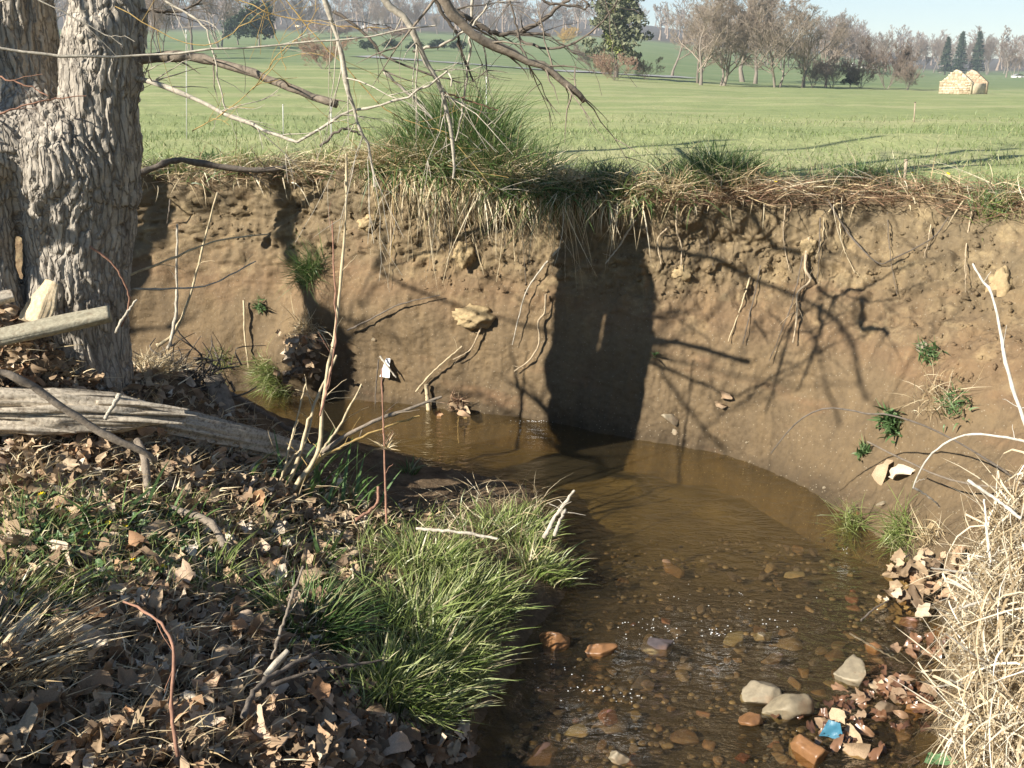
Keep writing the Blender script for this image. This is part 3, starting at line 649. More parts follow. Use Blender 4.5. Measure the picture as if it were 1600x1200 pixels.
M_chunk = wood_mat('pale_wood', (0.68, 0.55, 0.36), (0.42, 0.30, 0.17))

def leaf_mesh(seed, kind, m):
    r = np.random.default_rng(seed); n = 16; th = np.arange(n) / n * 2 * math.pi
    if kind == 'lobed':
        rad = 0.42 + 0.06 * r.normal(0, 1, n)
        for a, h in ((0, .62), (1.05, .5), (-1.05, .5), (2.1, .28), (-2.1, .28)):
            dlt = np.abs((th - a - 0.12 * r.normal() + math.pi) % (2 * math.pi) - math.pi); rad += h * r.uniform(.15, 1.0) * np.exp(-(dlt / r.uniform(.28, .5)) ** 2)
        x, y = np.sin(th) * rad, np.cos(th) * rad
    else:
        rad = 1 + 0.05 * r.normal(0, 1, n); x, y = np.sin(th) * 0.42 * rad * (1 + 0.25 * np.cos(th)), np.cos(th) * rad
    x2 = np.concatenate([[0], x * 0.5, x]); y2 = np.concatenate([[0], y * 0.5, y])
    fold, curl, tw = r.uniform(-0.4, 1.5), r.uniform(-1.1, 1.5), r.uniform(-1.0, 1.0)
    z = fold * np.abs(x2) * 0.7 + curl * y2 ** 2 * 0.55 + tw * x2 * y2 + r.normal(0, 0.09, len(x2)) * np.concatenate([[0], np.full(n, .6), np.full(n, 1.6)])
    V = np.stack([x2, y2, z - z.min() * 0.6], -1) * 0.5
    i = np.arange(n); j = (i + 1) % n
    return V, [np.stack([0 * i, 1 + j, 1 + i], -1), np.stack([1 + i, 1 + j, 1 + n + j, 1 + n + i], -1)]
LEAFV = [leaf_mesh(200 + i, 'lobed' if i % 5 < 3 else 'oval', M_leaf) for i in range(22)]
def rots(nrm, yaw, tilt, rng=R):
    """rotation matrices that lay a leaf on a slope with some tilt"""
    n = unit(nrm + tilt * rng.normal(0, 1, nrm.shape)); a = rand_dir(len(n), rng); x = unit(np.cross(a, n)); y = np.cross(n, x)
    return np.stack([x, y, n], -1)
def leaf_heap(geo, P, N, size, tilt, lift, rng=R):
    Rm = rots(N, 0, tilt, rng); s = rng.uniform(*size, len(P)); l = rng.uniform(*lift, len(P)); kk = rng.integers(0, len(LEAFV), len(P))
    for k in range(len(LEAFV)):
        m = kk == k
        if not m.any(): continue
        V, F = LEAFV[k]; M = m.sum()
        W_ = np.einsum('mij,vj->mvi', Rm[m], V) * s[m][:, None, None] + (P[m] + N[m] * l[m][:, None])[:, None, :]
        off = (np.arange(M) * len(V))[:, None, None]
        geo.add(W_, [(f[None] + off).reshape(-1, f.shape[1]) for f in F])
def log_mesh(P, r, name, m, K=90, S_=40, ry=1.0, ridge_amp=0.12, along=5.0, seed=0, splinter=0.0, crack=0.0):
    """weathered length of wood: ridges follow the grain; ry squashes the section; returns mesh around its own origin"""
    P = resample(np.asarray(P, float), K); o = P.mean(0); r = np.interp(np.linspace(0, 1, K), np.linspace(0, 1, len(r)), r)
    T = unit(np.gradient(P, axis=0)); A = unit(np.cross(T, UP)); B = np.cross(A, T)
    th = np.arange(S_) / S_ * 2 * math.pi; L = np.concatenate([[0], np.cumsum(np.linalg.norm(np.diff(P, axis=0), axis=1))])
    C = np.stack([np.broadcast_to(np.cos(th) * 2.2, (K, S_)), np.broadcast_to(np.sin(th) * 2.2, (K, S_)), np.broadcast_to((L * along)[:, None], (K, S_))], -1)
    rel = 1 + ridge_amp * ridge(C * 1.6, 1.0, 3, seed) * 0.6 + ridge_amp * 1.2 * fbm(C, 0.8, 3, seed + 3) - crack * np.exp(-(vnoise(C * np.array([1.6, 1.6, .45]), seed + 9) / 0.09) ** 2)
    rr = r[:, None] * rel
    if splinter:
        e = sstep(np.linspace(0, 1, K), 1 - splinter, 1.0)[:, None]; rr = rr * (1 - e * (0.75 + 0.5 * fbm(C * np.array([2.5, 2.5, 0.15]), 1.0, 2, seed + 5)).clip(0.1, 1.0))
    V = P[:, None, :] + rr[..., None] * (np.cos(th)[None, :, None] * A[:, None, :] + ry * np.sin(th)[None, :, None] * B[:, None, :])
    V = np.concatenate([V.reshape(-1, 3), P[:1], P[-1:]]) - o
    k = np.arange(K - 1)[:, None]; s = np.arange(S_)[None, :]; s2 = (s + 1) % S_
    q = np.stack([k * S_ + s, (k + 1) * S_ + s, (k + 1) * S_ + s2, k * S_ + s2], -1).reshape(-1, 4); n = K * S_; i = np.arange(S_); j = (i + 1) % S_
    return mesh(name, V, [q, np.stack([0 * i + n, i, j], -1), np.stack([0 * i + n + 1, (K - 1) * S_ + j, (K - 1) * S_ + i], -1)], m, True), o
def ico(sub=2):
    t = (1 + 5 ** .5) / 2
    V = [(-1, t, 0), (1, t, 0), (-1, -t, 0), (1, -t, 0), (0, -1, t), (0, 1, t), (0, -1, -t), (0, 1, -t), (t, 0, -1), (t, 0, 1), (-t, 0, -1), (-t, 0, 1)]
    F = [(0, 11, 5), (0, 5, 1), (0, 1, 7), (0, 7, 10), (0, 10, 11), (1, 5, 9), (5, 11, 4), (11, 10, 2), (10, 7, 6), (7, 1, 8), (3, 9, 4), (3, 4, 2), (3, 2, 6), (3, 6, 8), (3, 8, 9), (4, 9, 5), (2, 4, 11), (6, 2, 10), (8, 6, 7), (9, 8, 1)]
    V = [np.array(v) / np.linalg.norm(v) for v in V]
    for _ in range(sub):
        c = {}; G_ = []
        def mid(a, b):
            k = (min(a, b), max(a, b))
            if k not in c: m = V[a] + V[b]; V.append(m / np.linalg.norm(m)); c[k] = len(V) - 1
            return c[k]
        for a, b, d in F: x, y, z = mid(a, b), mid(b, d), mid(d, a); G_ += [(a, x, z), (b, y, x), (d, z, y), (x, y, z)]
        F = G_
    return np.array(V), np.array(F)
ICO2, ICO3, ICO1 = ico(2), ico(3), ico(1)
def stone_verts(seed, base=ICO3, facets=13):
    r = np.random.default_rng(seed); V = base[0].copy(); n = unit(r.normal(0, 1, (facets, 3))); h = r.uniform(0.42, 0.85, facets)
    for a, b in zip(n, h):                                   # cut flat faces
        dd = V @ a; V -= np.maximum(dd - b, 0)[:, None] * a * 0.97
    V = V * (1 + 0.08 * fbm(V * 2.0 + seed, 1.0, 4, seed))[:, None]
    return V

def stone_mat(name, stops, wet=0.5):
    x = NT(name); g = x.n('ObjectInfo'); c = x.ramp(g.outputs['Random'], stops)
    n1 = x.noise(x.coord('Object'), 30, 8, 0.7); n2 = x.noise(x.coord('Object'), 9, 4, 0.6)
    c = x.mix(0.6, c, x.ramp(n1, [(0.3, (0.5, 0.48, 0.45)), (0.7, (1.3, 1.28, 1.22))]), 'MULTIPLY'); c = x.mix(x.rng(n2, 0.5, 0.7, 0, 0.5), c, (0.20, 0.10, 0.045))
    return x.done(c, wet, x.bump(n1, 0.5, 0.006), 0.5)
M_stone = stone_mat('river_stone', [(0, (0.10, 0.06, 0.045)), (0.2, (0.19, 0.12, 0.07)), (0.4, (0.11, 0.095, 0.10)), (0.6, (0.07, 0.05, 0.045)), (0.8, (0.22, 0.165, 0.11)), (1, (0.18, 0.065, 0.06))], 0.35)
M_pstone = stone_mat('pale_stone', [(0, (0.21, 0.175, 0.115)), (1, (0.30, 0.255, 0.18))], 0.6)
M_ostone = stone_mat('orange_stone', [(0, (0.19, 0.095, 0.042)), (1, (0.26, 0.14, 0.062))], 0.3)

# ------------------------------------------------------------------ wood lying on the left bank
def wood(name, label, cat, pts, ys, rad, m, group=None, **k):
    P = np.array([PY(p[0], p[1], y) for p, y in zip(pts, ys)]); r = [a * depth(p) / 1600 for a, p in zip(rad, [P[0]] * len(rad))]
    me, o = log_mesh(P, r, name, m, **k); return tag(obj(name, me, loc=o), label, cat, group)
wood('log', 'thick weathered grey log with splintered end lying in front of the trunk', 'log', [(-200, 640), (-60, 640), (60, 641), (170, 645), (290, 652)], [3.70, 3.77, 3.85, 3.94, 4.06], [32, 33, 31, 28, 18], M_grey, K=170, S_=72, ridge_amp=0.27, along=1.5, seed=4, splinter=0.22, crack=0.75)
for i, (a, b, ya, yb, r_) in enumerate((((150, 628), (296, 640), 3.90, 4.02, 6), ((120, 655), (288, 662), 3.86, 3.98, 7), ((40, 622), (190, 618), 3.84, 3.96, 6), ((-30, 668), (120, 676), 3.72, 3.82, 7), ((190, 646), (310, 650), 3.92, 4.04, 4))):      # long splinters lifting off the log
    P = np.array([PY(*a, ya), PY((a[0] + b[0]) / 2, (a[1] + b[1]) / 2 - 3, (ya + yb) / 2), PY(*b, yb)]); s_ = r_ * depth(P[0]) / 1600; me, o = log_mesh(P, [s_, s_ * 1.2, s_ * .3], 'splinter', M_grey, K=30, S_=14, ry=.55, ridge_amp=.25, along=4, seed=60 + i, crack=.3)
    L_ = bpy.data.objects['log']; q_ = obj('splinter', me, loc=o - np.array(L_.location)); q_.parent = L_
wood('log', 'smoother grey log sloping down to the water from the splintered log', 'log', [(215, 655), (300, 674), (400, 694), (495, 717)], [4.20, 4.34, 4.54, 4.78], [23, 27, 25, 20], M_grey, K=110, S_=56, ridge_amp=0.12, along=1.2, seed=14, crack=0.4)
wood('board', 'flat grey-green split board leaning across the foot of the trunk', 'board', [(-120, 556), (-30, 534), (70, 512), (172, 490)], [3.75, 3.8, 3.88, 3.96], [25, 25, 25, 22], M_board, K=80, S_=32, ry=0.55, ridge_amp=0.10, along=1.5, seed=24, crack=0.22)
wood('wood_chunk', 'pale broken wood chunk leaning on the trunk above the grey-green board', 'wood', [(52, 505), (66, 475), (82, 440)], [3.98, 4.02, 4.06], [28, 30, 17], M_chunk, K=40, S_=32, ry=0.45, ridge_amp=0.12, along=4, seed=34, crack=0.1)
wood('wood_chunk', 'small brown wood chunk beside the pale one at left edge', 'wood', [(-20, 470), (20, 462)], [3.95, 4.0], [18, 14], M_grey, K=30, S_=24, ry=0.6, ridge_amp=0.15, along=4, seed=36)
wood('bark_strip', 'blue-grey strip of bark hanging behind the smoother log', 'bark', [(332, 588), (345, 620), (350, 655)], [4.95, 4.9, 4.82], [13, 17, 15], M_limb, K=40, S_=24, ry=0.3, ridge_amp=0.2, along=6, seed=44)
wood('stick', 'short white peeled stick beside the dark sticks at lower edge of the grass', 'stick', [(415, 1056), (432, 1036), (450, 1016)], [2.55, 2.58, 2.61], [5, 6, 4], M_pale, K=24, S_=14, seed=54)
def stick(label, pts, y0, y1, r0, r1, m=M_dark, tw=1, name='stick', cat='stick', group=None, tl=0.15):
    P = path(pts, y0, y1, 10); s = depth(P[0]) / 1600; o = P.mean(0)
    return tag(obj(name, with_twigs(P - o, r0 * s, r1 * s, tw, tl, m, name, 8, 0.0015, 22, True), loc=o), label, cat, group)
stick('long brown stick lying slantwise across the splintered log', [(-30, 575), (20, 588), (60, 610), (110, 646), (170, 682), (225, 706), (242, 722)], 3.56, 3.74, 7, 5.5, M_limb)
stick('crooked grey stick running down through the leaf litter', [(214, 688), (228, 722), (232, 770), (262, 792), (320, 812), (346, 842), (358, 878)], 3.85, 3.35, 6, 5, M_limb)
stick('short pale twig leaning on the splintered log', [(187, 615), (178, 632), (164, 656)], 3.78, 3.72, 3.5, 3, M_pale, 0)
stick('dark stick slanting from the bark strip into the water', [(355, 615), (400, 640), (440, 665), (485, 692)], 5.1, 5.35, 6, 5, M_dark, 0)
stick('reddish arching twig standing over the shaded leaves', [(193, 940), (225, 955), (252, 975), (268, 1005), (272, 1040), (268, 1090), (270, 1130), (278, 1182)], 2.42, 2.12, 1.8, 3.0, M_red, 2)
stick('dark curved stick poking up left of the grass clump', [(380, 1120), (400, 1078), (440, 1048), (496, 1020)], 2.3, 2.6, 6, 4, M_dark, 1)
stick('thin dark twig lying across the front of the grass clump', [(425, 1070), (480, 1052), (540, 1040), (600, 1032)], 2.5, 2.7, 3.5, 2, M_dark, 0)
stick('thin upright grey twig crossing the small left grass clump', [(425, 1030), (440, 980), (455, 935), (474, 885)], 2.6, 2.8, 3, 2, M_limb, 0)
stick('pale curved twig arching above the grass by the dark soil', [(555, 812), (575, 800), (590, 785), (591, 760)], 3.8, 3.9, 3, 2.2, M_red, 0)
stick('white bare twig fork at the grassy water edge', [(850, 840), (865, 812), (880, 790), (898, 766)], 4.05, 4.12, 3.6, 2.4, M_pale, 4, tl=0.12)
stick('second white twig leaning beside the white fork', [(866, 838), (874, 815), (884, 796)], 4.0, 4.08, 3, 2, M_pale, 2, tl=0.1)
stick('long thin white twig lying behind the bright grass', [(650, 826), (700, 830), (760, 838), (778, 842)], 3.72, 3.66, 2.6, 1.8, M_pale, 0)
stick('bent branch, coloured dark for shade, resting along the top of the left bank', [(195, 278), (240, 262), (278, 250), (330, 258), (400, 266), (448, 262)], 6.6, 6.9, 5.5, 4, M_dark, 5, tl=0.35)  # dark bark colour carries the shade this branch lies in
stick('thin grey twig across the bank right of the trunk', [(195, 432), (250, 412), (300, 390), (350, 374), (420, 366)], 4.5, 4.7, 2.2, 1.2, M_cane, 2)
stick('lower thin grey twig across the bank right of the trunk', [(205, 452), (270, 451), (330, 444), (400, 408)], 4.5, 4.8, 1.8, 1.0, M_pale, 1)
stick('slender upright grey shoot right of the trunk', [(262, 546), (270, 520), (276, 470), (276, 420), (277, 350)], 5.0, 5.1, 3, 1.6, M_pale, 1)
stick('slender leaning shoot crossing the upright grey one', [(245, 540), (268, 525), (290, 482), (306, 430), (318, 380), (340, 300)], 5.0, 5.2, 3, 1.4, M_cane, 1)
stick('short grey twig leaning against the trunk foot', [(180, 520), (196, 492), (214, 468)], 4.1, 4.15, 2.4, 1.6, M_pale, 0)
stick('curved reddish twig rising against the dark side of the trunk', [(140, 385), (176, 412), (196, 445), (202, 475), (190, 510)], 4.12, 4.2, 2, 1.4, M_red, 0)

# canes growing by the end of the log
cane = empty('cane_shrub', PY(440, 788, 4.2), 'leafless tan canes springing from the ground by the log end', 'shrub')
for pts, r0, r1, m in (([(444, 788), (472, 750), (495, 715), (535, 685), (585, 658), (630, 641), (690, 620)], 5, 2.4, M_limb), ([(444, 788), (480, 735), (498, 705), (503, 650), (508, 600), (520, 540), (528, 480), (537, 380), (541, 240)], 4, 1.8, M_cane),
                       ([(438, 786), (460, 735), (472, 695), (485, 650), (502, 607), (526, 555)], 3.4, 1.8, M_cane), ([(444, 788), (500, 718), (552, 690), (607, 666), (655, 650)], 3, 1.3, M_yellow), ([(444, 786), (490, 722), (512, 692), (535, 658), (565, 600)], 3, 1.4, M_cane),
                       ([(432, 786), (440, 745), (455, 720), (478, 690), (490, 640)], 2.6, 1.4, M_cane), ([(500, 650), (512, 600), (523, 540), (524, 470), (519, 345)], 1.8, 1.2, M_red), ([(430, 788), (452, 700), (462, 660), (478, 600)], 2, 1.2, M_cane)):
    P = path(pts, 4.2, 4.55, 12); s = depth(P[0]) / 1600; put(obj('stem', with_twigs(P, r0 * s, r1 * s, 4, 0.25, m, 'stem', 8, 0.002, 24)), cane)
weed = empty('dry_weed_stalk', PY(604, 815, 4.1), 'upright reddish dry weed stalk with a withered tuft before the pool', 'weed')
P = path([(604, 818), (602, 760), (600, 690), (598, 640), (596, 575)], 4.05, 4.2, 10); put(obj('stem', with_twigs(P, .0052, .003, 3, 0.1, M_red, 'stem', 8, 0.001, 20)), weed)
g = Geo(); tuft(g, PY(602, 700, 4.12), 40, 0.018, (.03, .09), (.002, .005), (.2, .9), up=(0, 0, .3)); put(obj('withered_leaves', g.me('withered_leaves', M_straw)), weed)
g = Geo(); rr = np.random.default_rng(5); ctr = PY(295, 592, 5.0)
for i in range(130):
    a = ctr + rr.normal(0, 1, 3) * (.10, .07, .06); b = a + rr.normal(0, 1, 3) * (.10, .05, .09); g.add(*tubes(resample([a, (a + b) / 2 + rr.normal(0, .04, 3), b], 7), np.linspace(.006, .002, 7) * rr.uniform(.5, 1.3), 4))
tag(obj('root_tangle', g.me('root_tangle', M_dark, True)), 'dark tangle of roots and debris behind the logs', 'roots')

# ------------------------------------------------------------------ grass and leaves on the near bank
LN = (lambda x, y: nearz(x, y))
rg = np.random.default_rng(33)
def gtuft(label, u, v, n, rad, Lr, Wr=(.0045, .0105), bend=(.15, 1.15), m=M_grass, lean=(1, .1, 0), lw=.3, which=('near',), name='grass_tuft', surf=LN, cat='grass tuft', group=None, up=None, K=5):
    h = hit(u, v, which); c = h[0] if h is not None else PZ(u, v, 0.0)
    g = Geo(); tuft(g, c, int(n * .62), rad, Lr, Wr, bend, lean, lw, up, rg, surf, K); V = np.concatenate(g.V) - c; g.V = [V]
    return tag(obj(name, g.me(name, m), loc=c), label, cat, group)
gtuft('bright green grass tuft at the centre of the big clump', 672, 975, 900, .19, (.07, .21))
gtuft('bright grass tuft topping the big clump by the thin white twig', 668, 890, 800, .15, (.07, .19))
gtuft('bright grass tuft of the big clump leaning over the water', 742, 940, 520, .12, (.08, .19), lw=.6)
gtuft('lowest bright grass tuft hanging over the brown leaves', 640, 1105, 900, .12, (.09, .21), lw=.6)
gtuft('grass tuft with long arching blades at the lower water edge', 695, 1060, 450, .10, (.10, .22), lw=.8)
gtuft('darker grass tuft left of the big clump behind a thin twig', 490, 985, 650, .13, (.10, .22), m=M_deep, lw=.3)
gtuft('sparse yellowish grass tuft below the white twig fork', 800, 830, 500, .17, (.06, .17), lw=.3)
gtuft('sparse grass tuft on the point of the near bank', 850, 895, 350, .10, (.06, .18), lw=.6)
gtuft('small grass tuft between brown leaves left of the big clump', 320, 910, 150, .08, (.08, .2), lw=-.3)
gtuft('grass tuft among the yellow flowers', 60, 845, 260, .12, (.06, .2), m=M_deep)
gtuft('lit grass tuft at the left edge below the flowers', 25, 970, 240, .13, (.08, .24), lw=.8)
gtuft('pale dry grass tuft in the shade at the left edge', 20, 1065, 260, .10, (.12, .3), m=M_straw, lw=.9, bend=(.5, 1))
gtuft('small grass tuft at the water edge behind the dark soil', 640, 738, 70, .04, (.06, .13), m=M_deep, lw=0)
gtuft('sunlit grass tuft on the mound behind the root tangle', 330, 560, 220, .10, (.06, .16), lw=.3)
# loose grass and litter between them
g = Geo(); P, N = scatter([(560, 830), (850, 790), (850, 890), (780, 1020), (740, 1130), (540, 1120), (540, 960)], 1500, ('near',), rg); n = len(P)
g.add(*blades(P, unit(UP + rg.normal(0, .25, (n, 3))), unit(rand_dir(n, rg) + (.5, 0, 0)), rg.uniform(.05, .2, n), rg.uniform(.003, .006, n), rg.uniform(.2, 1, n), 4, rg))
P, N = scatter([(0, 760), (300, 780), (560, 860), (560, 1000), (300, 940), (0, 960)], 1500, ('near',), rg); n = len(P)
g.add(*blades(P, unit(UP + rg.normal(0, .3, (n, 3))), rand_dir(n, rg), rg.uniform(.04, .16, n), rg.uniform(.003, .006, n), rg.uniform(.1, .9, n), 4, rg))
stuff('grass', g.me('grass', M_grass), 'loose green grass blades growing through the leaf litter', 'grass')
g = Geo(); P, N = scatter([(0, 540), (180, 560), (420, 660), (560, 760), (640, 830), (560, 900), (440, 1200), (0, 1200)], 4000, ('near',), rg); n = len(P)
g.add(*blades(P + N * .015, unit(N + rg.normal(0, .6, (n, 3))), rand_dir(n, rg), rg.uniform(.03, .14, n), rg.uniform(.0025, .006, n), rg.uniform(.5, 1.2, n), 4, rg))
P, N = scatter([(700, 770), (850, 770), (870, 900), (640, 850)], 300, ('near',), rg); n = len(P)
g.add(*blades(P + N * .01, unit(N + rg.normal(0, .5, (n, 3))), rand_dir(n, rg), rg.uniform(.05, .2, n), rg.uniform(.002, .005, n), rg.uniform(.5, 1.2, n), 4, rg))
P, N = scatter([(200, 520), (330, 540), (380, 600), (220, 590)], 500, ('near',), rg); n = len(P)
g.add(*blades(P + N * .01, unit(N + rg.normal(0, .5, (n, 3))), rand_dir(n, rg), rg.uniform(.05, .2, n), rg.uniform(.002, .005, n), rg.uniform(.5, 1.2, n), 4, rg))
P, N = scatter([(0, 640), (420, 670), (560, 770), (540, 860), (300, 860), (0, 800)], 1300, ('near',), rg); n = len(P)
g.add(*blades(P + N * .02, unit(N + rg.normal(0, .7, (n, 3))), rand_dir(n, rg), rg.uniform(.02, .10, n), rg.uniform(.004, .012, n), rg.uniform(.3, 1.2, n), 3, rg))
stuff('straw_litter', g.me('straw_litter', M_straw), 'dry straw bits mixed through the leaf litter', 'straw')
NEARP = [(-60, 430), (190, 480), (230, 560), (400, 660), (500, 760), (560, 830), (560, 920), (500, 1010), (560, 1110), (740, 1150), (740, 1200), (-60, 1200)]
g = Geo(); P, N = scatter(NEARP, 3800, ('near',), rg); leaf_heap(g, P, unit(N + UP + (-.5, -.5, 0)), (.03, .10), .65, (.0, .05), rg)
xy = rg.uniform((-4.8, -.4), (-.1, 4.6), (5200, 2)); xy = xy[(xy[:, 0] < -.35 - .25 * np.maximum(0, 2.2 - xy[:, 1]) * 0) & (xy[:, 0] * -1 > .2)]; z = nearz(xy[:, 0], xy[:, 1])
P = np.column_stack([xy, z]); P = P[z > .1]; leaf_heap(g, P, np.tile(UP, (len(P), 1)), (.04, .1), .5, (0, .03), rg)
P, N = scatter([(-30, 430), (110, 440), (180, 500), (190, 560), (-30, 600)], 500, ('near',), rg); leaf_heap(g, P, unit(N + (-.3, -.5, .3)), (.04, .11), .6, (0, .05), rg)
stuff('leaf_litter', g.me('leaf_litter', M_litter), 'deep brown leaf litter covering the near bank', 'leaf litter')
# single leaves that show large
LM = [mesh('fallen_leaf', V, F, M_leaf) for V, F in LEAFV]
P, N = scatter([(-20, 560), (190, 600), (230, 700), (420, 740), (520, 860), (560, 950), (420, 1000), (480, 1090), (700, 1130), (720, 1200), (-20, 1200)], 255, ('near',), rg)
N = unit(N + UP); Rm = rots(unit(N + (-.45, -.55, 0)), 0, .5, rg)
def leaf(p, Rm, s, k, label, group=None, m=None):
    o = obj('fallen_leaf', LM[k]); o.matrix_world = Matrix.LocRotScale(Vector(p), Matrix(Rm.tolist()).to_quaternion(), Vector((s, s, s)))
    return tag(o, label, 'leaf', group)
for i in range(len(P)):
    leaf(P[i] + N[i] * rg.uniform(.025, .06), Rm[i], rg.uniform(.065, .145), rg.integers(0, len(LM)), 'dry brown leaf lying in the leaf litter of the near bank', 'dry leaves littering the near bank')
def one_leaf(u, v, s, k, label, which=('near', 'bank'), tilt=.35, toward=None):
    h = hit(u, v, which); p, n = (h if h is not None else (PZ(u, v, .02), UP)); n = np.array(n) + (np.array(toward) if toward is not None else 0)
    Rm = rots(unit(n)[None], 0, tilt, rg)[0]; return leaf(p + unit(n) * .02, Rm, s, k, label)
one_leaf(232, 832, .15, 0, 'large tan lobed leaf in front of the crooked grey stick', toward=(-.4, -.8, .3))
one_leaf(430, 880, .13, 1, 'orange-brown leaf under the canes at the clump edge', toward=(-.3, -.8, .3))
one_leaf(572, 968, .11, 3, 'curled pale leaf standing between the two grass tufts', toward=(-.4, -.9, .3))
one_leaf(480, 965, .12, 2, 'rusty leaf caught in the darker grass tuft', toward=(-.4, -.9, .3))
one_leaf(600, 1140, .13, 3, 'pointed pale leaf below the lowest grass tuft', toward=(-.4, -.9, .3))
one_leaf(600, 1165, .15, 1, 'wet orange leaf lying at the water edge below the grass', toward=(-.4, -.9, .3))
one_leaf(1385, 738, .15, 3, 'pinkish curled leaf hanging under the rosette weed', ('bank',), .1, (-.3, -.6, .2))
one_leaf(1414, 740, .145, 4, 'pale pointed leaf hanging beside the pinkish one', ('bank',), .1, (-.3, -.6, .2))
one_leaf(1138, 620, .10, 3, 'brown withered leaf cluster stuck on the smooth bank', ('bank',), .3)
one_leaf(1130, 630, .09, 8, 'smaller withered leaf under the brown cluster on the bank', ('bank',), .3)
one_leaf(480, 545, .16, 1, 'tan leaf in the debris below the ledge grass', ('bank',), .3)
# strap leaved plants
def straps(label, cs, n, Lr, lean, lw, spread, name='daffodil_clump', y=None):
    h = hit(cs[0], cs[1], ('near',)); c = h[0]; root_ = empty(name, c, label, 'plant'); ms = []
    for i in range(n):
        p = c + rg.normal(0, 1, 3) * spread * (1, .6, 0); p[2] = nearz(p[0], p[1]) - .01
        d = unit(np.array(lean) * lw + rand_dir(1, rg)[0]); L = rg.uniform(*Lr)
        V, F = blades(p[None], unit(UP + .35 * d + rg.normal(0, .1, 3))[None], d[None], [L], [rg.uniform(.013, .022)], [rg.uniform(.1, .7)], 7, rg)
        t = np.linspace(0, 1, 7); put(obj('leaf', mesh('leaf', V, F, M_strap)), root_)
straps('clump of broad strap leaves behind the canes by the water', (520, 785), 34, (.18, .36), (1, .2, 0), .9, .12)
straps('few strap leaves in front of the smooth log', (415, 760), 9, (.1, .22), (-.2, 0, 0), .4, .06)
straps('pair of upright strap leaves by the yellow flowers', (188, 832), 5, (.15, .3), (-.6, 0, 0), .6, .03)
straps('strap leaves arching right by the crooked stick', (262, 830), 8, (.12, .3), (1, 0, 0), .9, .05)
straps('strap leaf sprig among leaves below the canes', (520, 880), 6, (.1, .22), (.8, 0, 0), .6, .05)
# yellow flowers with their leaves
g = Geo(); P, N = scatter([(30, 790), (290, 800), (330, 900), (200, 930), (20, 900)], 420, ('near',), rg)
leaf_heap(g, P + N * .03, np.tile(UP, (len(P), 1)), (.025, .05), .35, (0, .03), rg)
stuff('ground_cover', g.me('ground_cover', M_weed), 'low round green leaves under the yellow flowers', 'ground cover')
M_pet = plain('yellow_petal', (0.85, 0.62, 0.02), 0.4, 0.1); gp = Geo(); a = np.arange(8) / 8 * 2 * math.pi
for t in a: c, s = math.cos(t), math.sin(t); gp.add([(0, 0, 0), (.006 * c - .003 * s, .006 * s + .003 * c, .002), (.014 * c, .014 * s, .004), (.006 * c + .003 * s, .006 * s - .003 * c, .002)], np.array([[0, 3, 2, 1]]))
mp = gp.me('petals', M_pet); gs = Geo(); gs.add(*tubes(np.array([(0, 0, -.07), (.003, 0, -.03), (0, 0, 0)]), np.array([.0012, .001, .001]), 5)); msx = gs.me('stem', M_weed)
for i, (u, v) in enumerate(((95, 803), (113, 810), (127, 819), (153, 827), (172, 827), (197, 832), (140, 843), (116, 838), (271, 869), (212, 884), (228, 882), (258, 897), (134, 800), (68, 783), (97, 885), (180, 850), (62, 812), (215, 858))):
    p, n = hit(u, v + 12, ('near',)); o = empty('yellow_flower', p + UP * .055, 'small yellow flower blooming low on the left bank', 'flower', 'yellow flowers on the left bank'); o.rotation_euler = (rg.uniform(.1, .6), rg.uniform(-.5, 0), rg.uniform(0, 6))
    o1 = bpy.data.objects.new('petals', mp); o2 = bpy.data.objects.new('stem', msx)
    for q_ in (o1, o2): COL.objects.link(q_); q_.parent = o

# off-frame shrub that shades the lower left; smaller unseen one added to deepen it
for (sx, sy, sz, sr, lab) in ((-2.48, 1.68, .6, 1.0, 'dense evergreen shrub on the near bank left of the leaf litter'), (-2.02, 1.0, .55, .82, 'smaller unseen shrub added behind the dense one to deepen its shade')):
    c0 = np.array([sx, sy, sz]); bush = empty('evergreen_shrub', c0, lab, 'shrub'); g = Geo(); rr = np.random.default_rng(int(sr * 10) - 2)
    for i in range(26):
        d = unit(rr.normal(0, 1, 3) * (1, 1, .6) + (0, 0, .9)); e = c0 + d * rr.uniform(.5, .95) * (.65, .65, .95) * sr; g.add(*tubes(resample([c0 - (0, 0, .05), (c0 + e) / 2 + rr.normal(0, .05, 3), e], 8), np.linspace(.02, .004, 8), 5))
    put(obj('stems', g.me('stems', M_limb, True)), bush)
    n_ = int(2300 * sr); g = Geo(); d = unit(rr.normal(0, 1, (n_, 3))); P = c0 + (0, 0, .48 * sr) + d * (rr.uniform(.25, 1, (n_, 1)) ** .5) * np.array((.62, .62, .48)) * sr * (1 + .25 * fbm(d, 2.0, 2, 4))[:, None]
    leaf_heap(g, P, d, (.05, .10), .8, (0, .02), rr); o = obj('foliage', g.me('foliage', M_weed)); o['kind'] = 'stuff'; put(o, bush)

